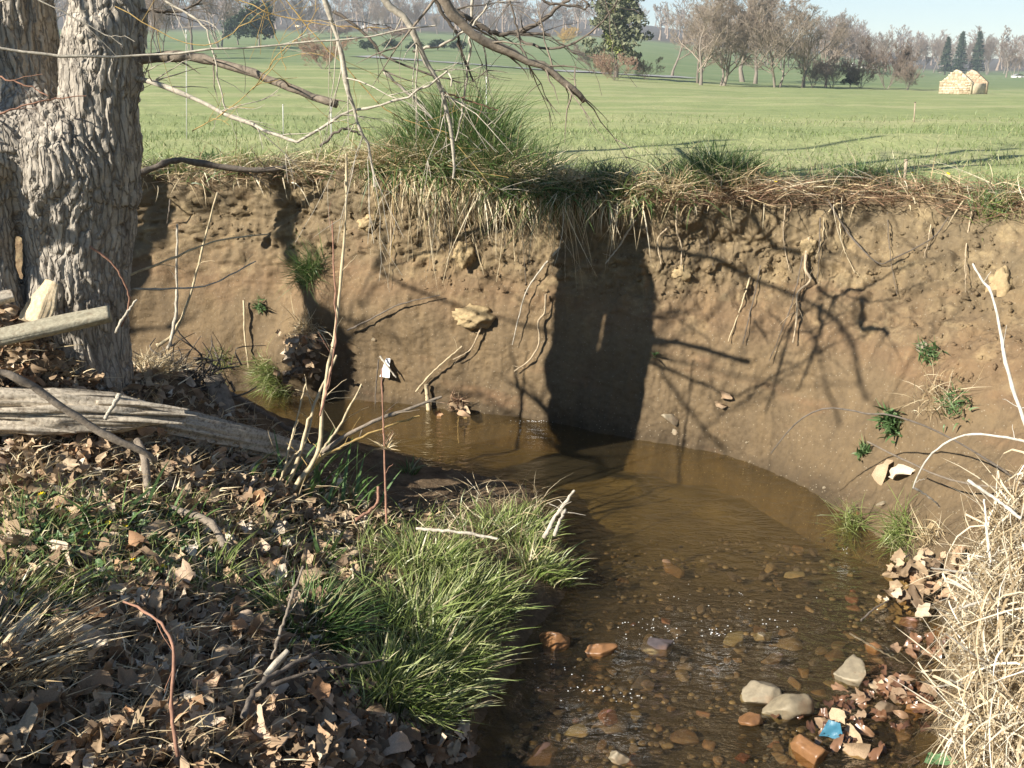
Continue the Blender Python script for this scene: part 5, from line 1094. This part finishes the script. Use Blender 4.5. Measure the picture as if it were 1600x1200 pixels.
# ------------------------------------------------------------------ far field: trees, shrubs, ruin, road, buildings, rods
rb = np.random.default_rng(77)
def bare_tree(seed, H, counts=(9, 7, 6, 4), spread=.42, stems=1, rfac=.022, twig=.012, lean=.12, first=.25, K=4, droop=0.0):
    """trunk and crown verts of a leafless tree H high, grown level by level"""
    r = np.random.default_rng(seed); T = Geo(); Cr = Geo(); base = []; dirs = []; Ls = []; rad = []
    for s in range(stems):
        a = r.uniform(0, 6.28); d = unit(np.array([math.cos(a) * lean * (1 + (stems > 1)), math.sin(a) * lean * (1 + (stems > 1)), 1.0]))
        P = np.array([0, 0, 0]) + np.array([math.cos(a), math.sin(a), 0]) * .02 * H * (stems > 1) + d * H * .8 * np.linspace(0, 1, 9)[:, None] * r.uniform(.8, 1.05); P[1:] += np.cumsum(r.normal(0, .010 * H, (8, 3)) * (1, 1, 0), 0)
        rr = np.linspace(rfac * H / stems ** .5, .12 * rfac * H, 9); rr[0] *= 1.3; T.add(*tubes(P, rr, 7)); base.append(P); rad.append(rr)
    PP = [(P, rr) for P, rr in zip(base, rad)]; lev = []
    par_P = np.stack(base); par_r = np.stack(rad); par_L = np.full(len(base), H * .8)
    for li, n in enumerate(counts):
        M, Kp = par_P.shape[:2]; t = (first if li == 0 else .2) + (1 - (first if li == 0 else .2)) * ((np.arange(n)[None] + r.uniform(0, 1, (M, n))) / n); t = np.clip(t, 0, .999)
        f = t * (Kp - 1); i = f.astype(int); fr = (f - i)[..., None]; m = np.arange(M)[:, None]
        b = par_P[m, i] * (1 - fr) + par_P[m, i + 1] * fr; tg = unit(par_P[m, i + 1] - par_P[m, i]); rr = par_r[m, i]
        L = (par_L[:, None] * (spread if li == 0 else .52) * (1.15 - .75 * t if li == 0 else 1.1 - .55 * t) * r.uniform(.7, 1.2, (M, n)))
        pr = unit(r.normal(0, 1, (M, n, 3))); pr = unit(pr - (pr * tg).sum(-1, keepdims=True) * tg); ang = r.uniform(.55, 1.05, (M, n, 1))
        d = unit(tg * np.cos(ang) + pr * np.sin(ang) + (0, 0, .18)); k = np.linspace(0, 1, K)[None, None, :, None]
        P = b[:, :, None] + L[..., None, None] * (d[:, :, None] * k + np.array([0, 0, .16 - droop * (li > 1)]) * k ** 2) ; P[:, :, 1:] += r.normal(0, .035, P[:, :, 1:].shape) * L[..., None, None]
        r0 = np.maximum(np.minimum(rr * .6, .03 * L + .004), twig); r1 = np.maximum(r0 * .45, twig * .8); R_ = r0[..., None] * (1 - np.linspace(0, 1, K)) + r1[..., None] * np.linspace(0, 1, K)
        par_P = P.reshape(-1, K, 3); par_r = R_.reshape(-1, K); par_L = L.reshape(-1)
        Cr.add(*tubes(par_P, par_r, 5 if li == 0 else 3))
    return T, Cr
def twigmat(name, c0, c1):
    x = NT(name); g_ = x.n('ObjectInfo'); c = x.ramp(g_.outputs['Random'], [(0, c0), (1, c1)]); nz = x.noise(x.coord('Object'), 1.2, 4, .6); c = x.mix(.5, c, x.ramp(nz, [(.3, (.6, .6, .6)), (.7, (1.3, 1.25, 1.2))]), 'MULTIPLY'); return x.done(c, .9, None, .1)
M_tr = twigmat('far_trunk_bark', (0.17, 0.145, 0.12), (0.27, 0.235, 0.195)); M_cr = twigmat('far_twigs', (0.20, 0.16, 0.13), (0.28, 0.225, 0.18)); M_tan = twigmat('tan_twigs', (0.30, 0.25, 0.20), (0.36, 0.30, 0.24)); M_pink = twigmat('pinkish_twigs', (0.33, 0.22, 0.16), (0.38, 0.26, 0.19)); M_or = twigmat('orange_twigs', (0.46, 0.31, 0.10), (0.52, 0.36, 0.14))
M_con = island_mat('conifer_needles', [(0, (0.025, 0.045, 0.025)), (1, (0.06, 0.085, 0.045))], .7, .2); M_ivy = island_mat('ivy_leaves', [(0, (0.10, 0.125, 0.025)), (1, (0.22, 0.24, 0.07))], .5, .3); M_evg = island_mat('loose_evergreen', [(0, (0.09, 0.105, 0.055)), (1, (0.19, 0.195, 0.12))], .6, .2)
def leafcloud(geo, C, rad, n, s, r):
    d = unit(r.normal(0, 1, (n, 3))); P = np.asarray(C) + d * (r.uniform(0, 1, (n, 1)) ** .4) * np.asarray(rad); a = unit(r.normal(0, 1, (n, 3))); b = unit(np.cross(a, r.normal(0, 1, (n, 3)))); ss_ = s * r.uniform(.6, 1.3, (n, 1))
    V = np.stack([P - a * ss_, P + b * ss_ * .6, P + a * ss_, P - b * ss_ * .6], 1); geo.add(V, np.arange(4 * n).reshape(n, 4))
PROTO = {}
def proto(name, T, Cr, mt, mc): PROTO[name] = (T.me('trunk', mt, True), Cr.me('crown', mc))
for k in range(5): proto('bare%d' % k, *bare_tree(500 + k, 10, (11, 8, 7, 5), .44 + .04 * (k % 3), 1 + (k in (1, 3)) * 2, .015, .0085), M_tr, M_cr)
for k in range(3): proto('light%d' % k, *bare_tree(520 + k, 10, (12, 9, 8, 6), .42, 1 + 2 * (k == 1), .012, .0075, .10, .10), M_tr, M_tan)
for k in range(3): proto('bush%d' % k, *bare_tree(540 + k, 10, (9, 7, 6, 4), .50, 5, .012, .022, .30, .05), M_tr, M_cr)
proto('pinkbush', *bare_tree(550, 10, (9, 7, 6, 4), .5, 5, .012, .022, .3, .05), M_tr, M_pink); proto('orbush', *bare_tree(551, 10, (9, 7, 6, 4), .5, 4, .012, .022, .25, .08, 4, .3), M_tr, M_or)
def conifer(seed):
    r = np.random.default_rng(seed); T = Geo(); T.add(*tubes(np.array([(0, 0, 0), (0, 0, 5), (0, 0, 10.0)]), np.array([.2, .12, .02]), 7)); Cr = Geo()
    for z in np.arange(1.2, 9.9, .42):
        R0 = 2.1 * (1 - z / 10.4) ** .8
        for a in r.uniform(0, 6.28, 9): q = np.linspace(0, 1, 5)[:, None]; P = np.array([0, 0, z]) + q * np.array([math.cos(a), math.sin(a), -.12]) * R0 * r.uniform(.7, 1.1); [leafcloud(Cr, p, (.28, .28, .16), 9, .18, r) for p in P[1:]]
    return T, Cr
for k in range(2): proto('conifer%d' % k, *conifer(560 + k), M_tr, M_con)
def evbush(seed):
    r = np.random.default_rng(seed); T = Geo(); T.add(*tubes(np.array([(0, 0, 0), (.1, 0, 2), (0, 0, 4.0)]), np.array([.2, .12, .05]), 6)); Cr = Geo()
    for _ in range(60): d = unit(r.normal(0, 1, 3)); leafcloud(Cr, np.array([0, 0, 5]) + d * (3.6, 3.6, 3.8) * r.uniform(.4, 1), (1.1, 1.1, .9), 34, .34, r)
    return T, Cr
proto('evbush', *evbush(570), M_tr, M_con)
def far_tree(kind, u, v, hpx, label, group=None, wide=1.0, name='bare_tree', cat='tree'):
    h = hit(u, v, ('field',)); p = h[0] if h else PY(u, v, 300); H = hpx * depth(p) / 1600; t = empty(name, p - UP * .05, label, cat, group); t.scale = (H / 10 * wide, H / 10 * wide, H / 10); t.rotation_euler = (0, 0, rb.uniform(0, 6.28))
    for nm, me in zip(('trunk', 'crown'), PROTO[kind]): o = bpy.data.objects.new(nm, me); COL.objects.link(o); o.parent = t
    return t
# group of slender trees in the middle of the field
for k, u, v, h, lab in (('light0', 1095, 133, 150, 'slender bare tree leaning left at the left of the field clump'), ('light1', 1130, 134, 190, 'tallest bare tree with several stems in the field clump'), ('light2', 1090, 130, 120, 'low bare tree behind the leaning one of the field clump'), ('light1', 1215, 137, 175, 'bare many-stemmed tree at the right of the field clump'), ('light2', 1180, 131, 165, 'bare tree in the middle of the field clump'), ('light0', 1255, 137, 150, 'pinkish bare tree right of the field clump'), ('light0', 1290, 136, 110, 'rounded bare tree before the evergreen bush'), ('light2', 1160, 128, 200, 'high thin bare tree standing back in the field clump'), ('bare0', 1050, 120, 100, 'grey bare tree left behind the field clump')):
    far_tree(k, u, v, h * 1.05, lab, None, 1.35)
for i, (k, u, v, h, w, lab) in enumerate((('bush0', 1385, 139, 92, .9, 'tall brown bare shrub left of the stone ruin'), ('bush1', 1345, 138, 62, 1.1, 'brown bare shrub left of the tall shrub'), ('bush2', 1418, 141, 55, 1.0, 'low brown shrub nearest the stone ruin'), ('bush0', 1300, 137, 55, 1.2, 'dull shrub under the rounded bare tree'), ('bush1', 1270, 137, 60, 1.0, 'low shrub under the pinkish bare tree'), ('pinkbush', 962, 126, 52, 1.3, 'pinkish bare shrub at the foot of the ivy tree'), ('bush2', 1010, 124, 40, 1.2, 'low bare shrub right of the ivy tree'), ('pinkbush', 505, 108, 62, 1.4, 'pinkish bare shrub in the left field'), ('orbush', 878, 72, 36, 1.6, 'orange willow shrub below the far wood'), ('bush0', 925, 112, 52, 1.2, 'loose shrub left of the ivy tree'), ('evbush', 1328, 137, 28, 1.5, 'dark evergreen bush between the brown shrubs'), ('pinkbush', 610, 62, 26, 3.0, 'reddish low thicket on the left slope'), ('pinkbush', 520, 58, 24, 2.6, 'reddish low thicket left on the slope'))):
    far_tree(k, u, v, h, lab, None, w, 'shrub', 'shrub')
for i, u in enumerate((575, 612, 648, 684, 716)): far_tree('evbush', u, 80 - (i % 2), 20, 'dark low evergreen shrub in the hedge row on the left slope', 'hedge row shrubs on the left slope', 2.2, 'shrub', 'shrub')
for i, (k, u, v, h, lab) in enumerate((('bare1', 250, 92, 120, 'pale-stemmed bare tree behind the broken branch'), ('bare0', 225, 84, 150, 'tall bare tree just right of the forked trunk'), ('bare2', 300, 80, 130, 'bare tree above the broken branch'), ('bare3', 345, 76, 150, 'many-stemmed bare tree on the left slope'), ('evbush', 405, 74, 80, 'dark evergreen tree on the left slope'), ('evbush', 372, 70, 60, 'smaller dark evergreen left of the dark one'), ('bare4', 470, 60, 90, 'bare tree above the pinkish field shrub'), ('bare0', 95, 80, 110, 'bare tree seen through the trunk fork'), ('bare2', 92, 66, 150, 'taller bare tree seen through the trunk fork'), ('bare1', 425, 60, 120, 'bare tree behind the dark evergreen'))):
    far_tree(k, u, v, h, lab, None, 1.1)
for i in range(26): far_tree('bare%d' % (i % 5), 430 + i * 19 + rb.uniform(-8, 8), 50 + rb.uniform(-6, 6), rb.uniform(36, 60), 'grey bare tree at the foot of the far wooded hill', 'bare trees at the foot of the far wood', 1.3)
for i in range(36): far_tree('bare%d' % (i % 5), 1100 + i * 14.5 + rb.uniform(-8, 8), np.interp(1100 + i * 14.5, [1100, 1240, 1600], [95, 106, 118]) + rb.uniform(-2, 2), rb.uniform(42, 64), 'grey bare tree of the wood edge behind the ruin', 'bare trees of the wood edge behind the ruin', 1.25)
for k, u, h, lab in (('conifer0', 1497, 66, 'taller conifer above the stone ruin'), ('conifer1', 1524, 66, 'conifer right above the stone ruin'), ('conifer0', 1476, 58, 'smaller conifer left above the ruin')): far_tree(k, u, 117, h, lab, None, 1.0, 'conifer')
far_tree('bare2', 1572, 121, 62, 'broad bare tree at the right behind the ruin', None, 1.3); far_tree('bare1', 1290, 108, 95, 'tall bare tree rising behind the rounded field tree', None, 1.1); far_tree('bare3', 1330, 110, 80, 'bare tree above the dark evergreen bush', None, 1.2); far_tree('bare4', 1385, 112, 76, 'bare tree above the tall brown shrub', None, 1.2)
# the ivy-clad tree
p = hit(962, 121, ('field',))[0]; s = depth(p) / 1600; ivy = empty('ivy_tree', p, 'ivy-clad evergreen standing alone in the field', 'tree'); r_ = np.random.default_rng(9)
T, Cr = bare_tree(601, 175 * s, (9, 6, 5, 4), .36, 1, .02, .02, .02, .2); put_ = lambda nm, me: obj(nm, me, ivy)
put_('trunk', T.me('trunk', M_tr, True)); put_('crown', Cr.me('crown', M_cr)); g = Geo()
for z in np.linspace(34, 150, 46): leafcloud(g, (rb.normal(0, 3) * s, rb.normal(0, 3) * s, z * s), np.array((19 - 6 * abs(z - 80) / 80, 19, 8)) * s, 150, .26, r_)
put_('ivy', g.me('ivy', M_ivy))['kind'] = 'stuff'; g = Geo()
for _ in range(150):
    z = rb.uniform(22, 165); a = rb.uniform(0, 6.28); R_ = (62 - .22 * z) * rb.uniform(.35, 1); leafcloud(g, (math.cos(a) * R_ * s, math.sin(a) * R_ * s, z * s), np.array((13, 13, 7)) * s, 44, .24, r_)
put_('foliage', g.me('foliage', M_evg))['kind'] = 'stuff'
# far wood on the hill
g = Geo(); wt = [bare_tree(700 + k, 10, (8, 5, 4), .46, 1, .025, .055, .1, .25, 3) for k in range(5)]
WV = [(np.concatenate([*t.V, *[v + 0 for v in c.V]]), np.concatenate([np.concatenate(t.F[4]), *[f + t.n for f in c.F[4]]])) for t, c in wt]
for i in range(450):
    y = rb.uniform(430, 900); x = rb.uniform(-.62, .64) * y; H = rb.uniform(1.2, 2.1); a = rb.uniform(0, 6.28); V, F = WV[i % 5]; c, s_ = math.cos(a), math.sin(a)
    g.add(np.stack([(V[:, 0] * c - V[:, 1] * s_) * H * 1.2, (V[:, 0] * s_ + V[:, 1] * c) * H * 1.2, V[:, 2] * H], -1) + (x, y, float(fieldz(x, y)) - .2), F)
stuff('woodland', g.me('woodland', M_cr), 'far grey leafless wood covering the hill', 'wood')

# roofless stone ruin
p = hit(1491, 147.5, ('field',))[0]; s = depth(p) / 1600; ruin = empty('stone_ruin', p, 'small roofless stone ruin with two pale gables in the field', 'ruin')
M_hut = plain('ruin_stone', (0.62, 0.52, 0.36), 0.9, 0.6, 4, 0.1, 0.6); M_hut2 = plain('ruin_stone_warm', (0.52, 0.40, 0.27), 0.9, 0.5, 4, 0.1, 0.6); ax = unit(np.array([.78, .62, 0])); ac = np.array([ax[1], -ax[0], 0]); wid = 52 * s; Ln = 46 * s; eh, ph = 18.5 * s, 37 * s; th_ = .35
def slabm(nm, poly, dirn, m):                    # an upright outline with thickness
    Pn = np.array(poly); n = len(Pn); V = np.concatenate([Pn, Pn + dirn]); i = np.arange(n); j = (i + 1) % n; c0, c1 = Pn.mean(0), Pn.mean(0) + dirn; V = np.concatenate([V, [c0, c1]])
    return mesh(nm, V, [np.stack([i, j, j + n, i + n], -1), np.stack([0 * i + 2 * n, j, i], -1), np.stack([0 * i + 2 * n + 1, i + n, j + n], -1)], m)
def gable(off, m): a, b = -wid / 2 * ac + off, wid / 2 * ac + off; return slabm('gable_wall', [a - UP * .3, b - UP * .3, b + UP * eh, (a + b) / 2 + UP * ph * .93 + ac * .3, (a + b) / 2 + UP * ph - ac * .1, a + UP * eh * .97], ax * th_, m)
rs = np.random.default_rng(12)
def courses(off, m, parent_obj):                 # uneven stones standing proud of the wall face
    g = Geo(); z = .05
    while z < ph - .15:
        hh = rs.uniform(.10, .18); x0 = -wid / 2; lim = wid / 2 if z < eh else wid / 2 * (ph - z) / (ph - eh)
        while x0 < wid / 2:
            w = rs.uniform(.16, .42)
            if abs(x0 + w / 2) < lim - w * .4: 
                c = off + ac * (x0 + w / 2) + UP * (z + hh / 2) - ax * .02; q_ = np.array([(sx, sy, sz) for sx in (-1, 1) for sy in (-1, 1) for sz in (-1, 1)]) * .5 * (w * .94, rs.uniform(.08, .16), hh * .92); V = c + q_[:, 0:1] * ac + q_[:, 1:2] * ax + q_[:, 2:3] * UP
                g.add(V, np.array([[0, 1, 3, 2], [4, 6, 7, 5], [0, 4, 5, 1], [2, 3, 7, 6], [0, 2, 6, 4], [1, 5, 7, 3]]))
            x0 += w
        z += hh
    o = obj('stones', g.me('stones', m), parent_obj); o['kind'] = 'stuff'
M_hs = island_mat('ruin_stones', [(0, (0.36, 0.27, 0.17)), (.4, (0.50, 0.41, 0.28)), (1, (0.62, 0.54, 0.40))], .9, .1); M_hs2 = island_mat('ruin_stones_warm', [(0, (0.42, 0.31, 0.20)), (1, (0.60, 0.47, 0.33))], .9, .1)
ga = obj('gable_wall', gable(0 * ax, M_hut), ruin); courses(0 * ax, M_hs, ga); gb = obj('gable_wall', gable(ax * Ln, M_hut2), ruin); courses(ax * Ln, M_hs2, gb)
for sd in (-1, 1):
    a = sd * (wid / 2 - .02) * ac + ax * (th_ + .003); b = a + ax * (Ln - th_ - .006); obj('side_wall', slabm('side_wall', [a - UP * .3, b - UP * .3, b + UP * eh * .9, a + UP * eh * .86], -sd * ac * .35, M_hut), ruin)
# road, buildings and rods
rp = [hit(u, v, ('field',))[0] for u, v in ((560, 88), (640, 94), (720, 100), (800, 106), (870, 111), (940, 115), (1000, 118.5), (1070, 122))]; rp = resample(rp, 40); dr = unit(np.gradient(rp, axis=0)); nr = unit(np.cross(dr, UP)); RV = np.stack([rp - nr * 2.0, rp, rp + nr * 2.0], 1); RV[..., 2] = fieldz(RV[..., 0], RV[..., 1]) + .12
struct('road', mesh('road', RV, grid_faces(40, 3), plain('road_asphalt', (0.30, 0.30, 0.29), .9, .3, 2)))
M_roof = plain('grey_roof', (0.36, 0.36, 0.35), .7, .3, 1); M_wall = plain('pale_wall', (0.70, 0.68, 0.62), .8, .2, 1); M_cream = plain('cream_wall', (0.72, 0.60, 0.40), .8, .2, 1); M_pane = plain('dark_pane', (0.03, 0.035, 0.04), .2, 0, 1)
def house(u, v, wpx, hpx, label, mw, mr=M_roof, rf=.5, curved=False, name='house', cat='house'):
    h = hit(u, v, ('field',)); p = h[0] if h else PY(u, v, 400); s = depth(p) / 1600; w, hh = wpx * s / 2, hpx * s; t = empty(name, p - UP * .1, label, cat); d = w * .8; e = hh * (1 - rf)
    bx_ = np.array([(x, y, z) for x in (-w, w) for y in (-d, d) for z in (-1, e)]); obj('wall', mesh('wall', bx_, np.array([[0, 1, 3, 2], [4, 6, 7, 5], [0, 4, 5, 1], [2, 3, 7, 6], [0, 2, 6, 4], [1, 5, 7, 3]]), mw), t)
    k = 13 if curved else 3; an = np.linspace(0, math.pi, k); X = np.cos(an) * w * 1.06; Z = e + (np.sin(an) if curved else 1 - np.abs(np.linspace(-1, 1, k))) * hh * rf + .02; V = np.concatenate([np.stack([X, np.full(k, -d * 1.05), Z], -1), np.stack([X, np.full(k, d * 1.05), Z], -1)]); i = np.arange(k - 1)
    obj('roof', mesh('roof', V, [np.stack([i, i + 1, i + 1 + k, i + k], -1), np.stack([0 * i[1:], i[1:], i[1:] + 1], -1), np.stack([0 * i[1:] + k, i[1:] + 1 + k, i[1:] + k], -1)], mr), t)
    for sx in (-.45, .45): q_ = np.array([(sx * w + a * w * .14, -d - .03, e * .5 + b * e * .22) for a, b in ((-1, -1), (1, -1), (1, 1), (-1, 1))]); obj('window', mesh('window', q_, np.array([[0, 1, 2, 3]]), M_pane), t)
house(584, 46, 36, 24, 'grey round-roofed barn on the far left slope', plain('barn_wall', (0.42, 0.42, 0.40), .8, .3, 1), M_roof, .75, True, 'barn', 'barn'); house(222, 76, 14, 32, 'small cream house right of the forked trunk', M_cream, M_roof, .3); house(466, 42, 8, 6, 'tiny cream house in the far wood', M_cream)
house(1334, 104, 7, 7, 'small white house above the brown shrubs', M_wall, M_wall); house(1351, 107, 9, 6, 'middle white house above the brown shrubs', M_wall); house(1366, 108, 7, 5, 'right small white house above the brown shrubs', M_wall, M_wall); house(1590, 121, 16, 6, 'low white house at the far right', M_wall)
M_rod = plain('white_rod', (0.55, 0.55, 0.52), .5, .3); M_stake = plain('old_stake', (0.36, 0.29, 0.22), .9, .5)
def rod(label, u, v0, v1, y, rpx, m=M_rod, name='fence_rod', topm=None):
    b, t = PY(u, v1, y), PY(u + (0 if name == 'fence_rod' else 2), v0, y); b[2] = fieldz(b[0], b[1]) - .05; s = depth(b) / 1600; e = empty(name, b, label, 'fence post'); obj('post', Geo_tube(np.array([b - b, (t - b) * .5, t - b]), rpx * s, m), e)
    obj('cap', Geo_tube(np.array([(t - b) * .985, (t - b) * 1.0, (t - b) * 1.02]), rpx * 1.35 * s, topm or m), e)
def Geo_tube(P, r, m): g = Geo(); g.add(*tubes(P, np.full(len(P), r), 8, True)); return g.me('post', m, True)
rod('tall thin white fence rod right of the forked trunk', 291, 50, 215, 11.5, .8); rod('short white fence rod under the broken branch', 442, 164, 205, 11, .7); rod('short white fence rod right of the broken branch end', 517, 164, 205, 10.5, .9); rod('short white fence rod behind the largest grass tuft', 760, 122, 190, 11, .8)
rod('weathered wooden stake at the right bank edge', 1414, 250, 276, 6.9, 2.4, M_stake, 'wooden_stake'); rod('thin stake with dark tip standing in the field', 1428, 160, 192, 17, 1.0, M_stake, 'wooden_stake', M_dark)
for i, (u, v) in enumerate(((1335, 264), (1350, 270), (1376, 266), (1404, 272), (1424, 274), (1285, 272), (1210, 290), (1480, 275), (1138, 258))):
    h = hit(u, v + 6, ('bank', 'field')); o = empty('yellow_flower', h[0] + UP * .04, 'small yellow flower on the right bank edge', 'flower', 'yellow flowers on the right bank edge'); o.rotation_euler = (.5, -.3, i); o.scale = (1.2,) * 3
    for nm, me_ in (('petals', mp), ('stem', msx)): q_ = bpy.data.objects.new(nm, me_); COL.objects.link(q_); q_.parent = o

# ------------------------------------------------------------------ the air between here and the far hill
hz = np.array([(x, y, z) for x in (-1900, 1900) for y in (-60, 1700) for z in (-3, 130)], float)
MH = bpy.data.materials.new('haze'); MH.use_nodes = True; nt = MH.node_tree; nt.nodes.remove(nt.nodes['Principled BSDF'])
pv = nt.nodes.new('ShaderNodeVolumePrincipled'); pv.inputs['Density'].default_value = 0.00042; pv.inputs['Color'].default_value = (0.76, 0.88, 1.0, 1); pv.inputs['Anisotropy'].default_value = 0.0
nt.links.new(pv.outputs[0], nt.nodes['Material Output'].inputs['Volume'])
hb = obj('haze', mesh('haze', hz, np.array([[0, 1, 3, 2], [4, 6, 7, 5], [0, 4, 5, 1], [2, 3, 7, 6], [0, 2, 6, 4], [1, 5, 7, 3]]), MH)); hb['kind'] = 'stuff'; hb['label'] = 'pale blue haze in the air over the field'; hb['category'] = 'haze'
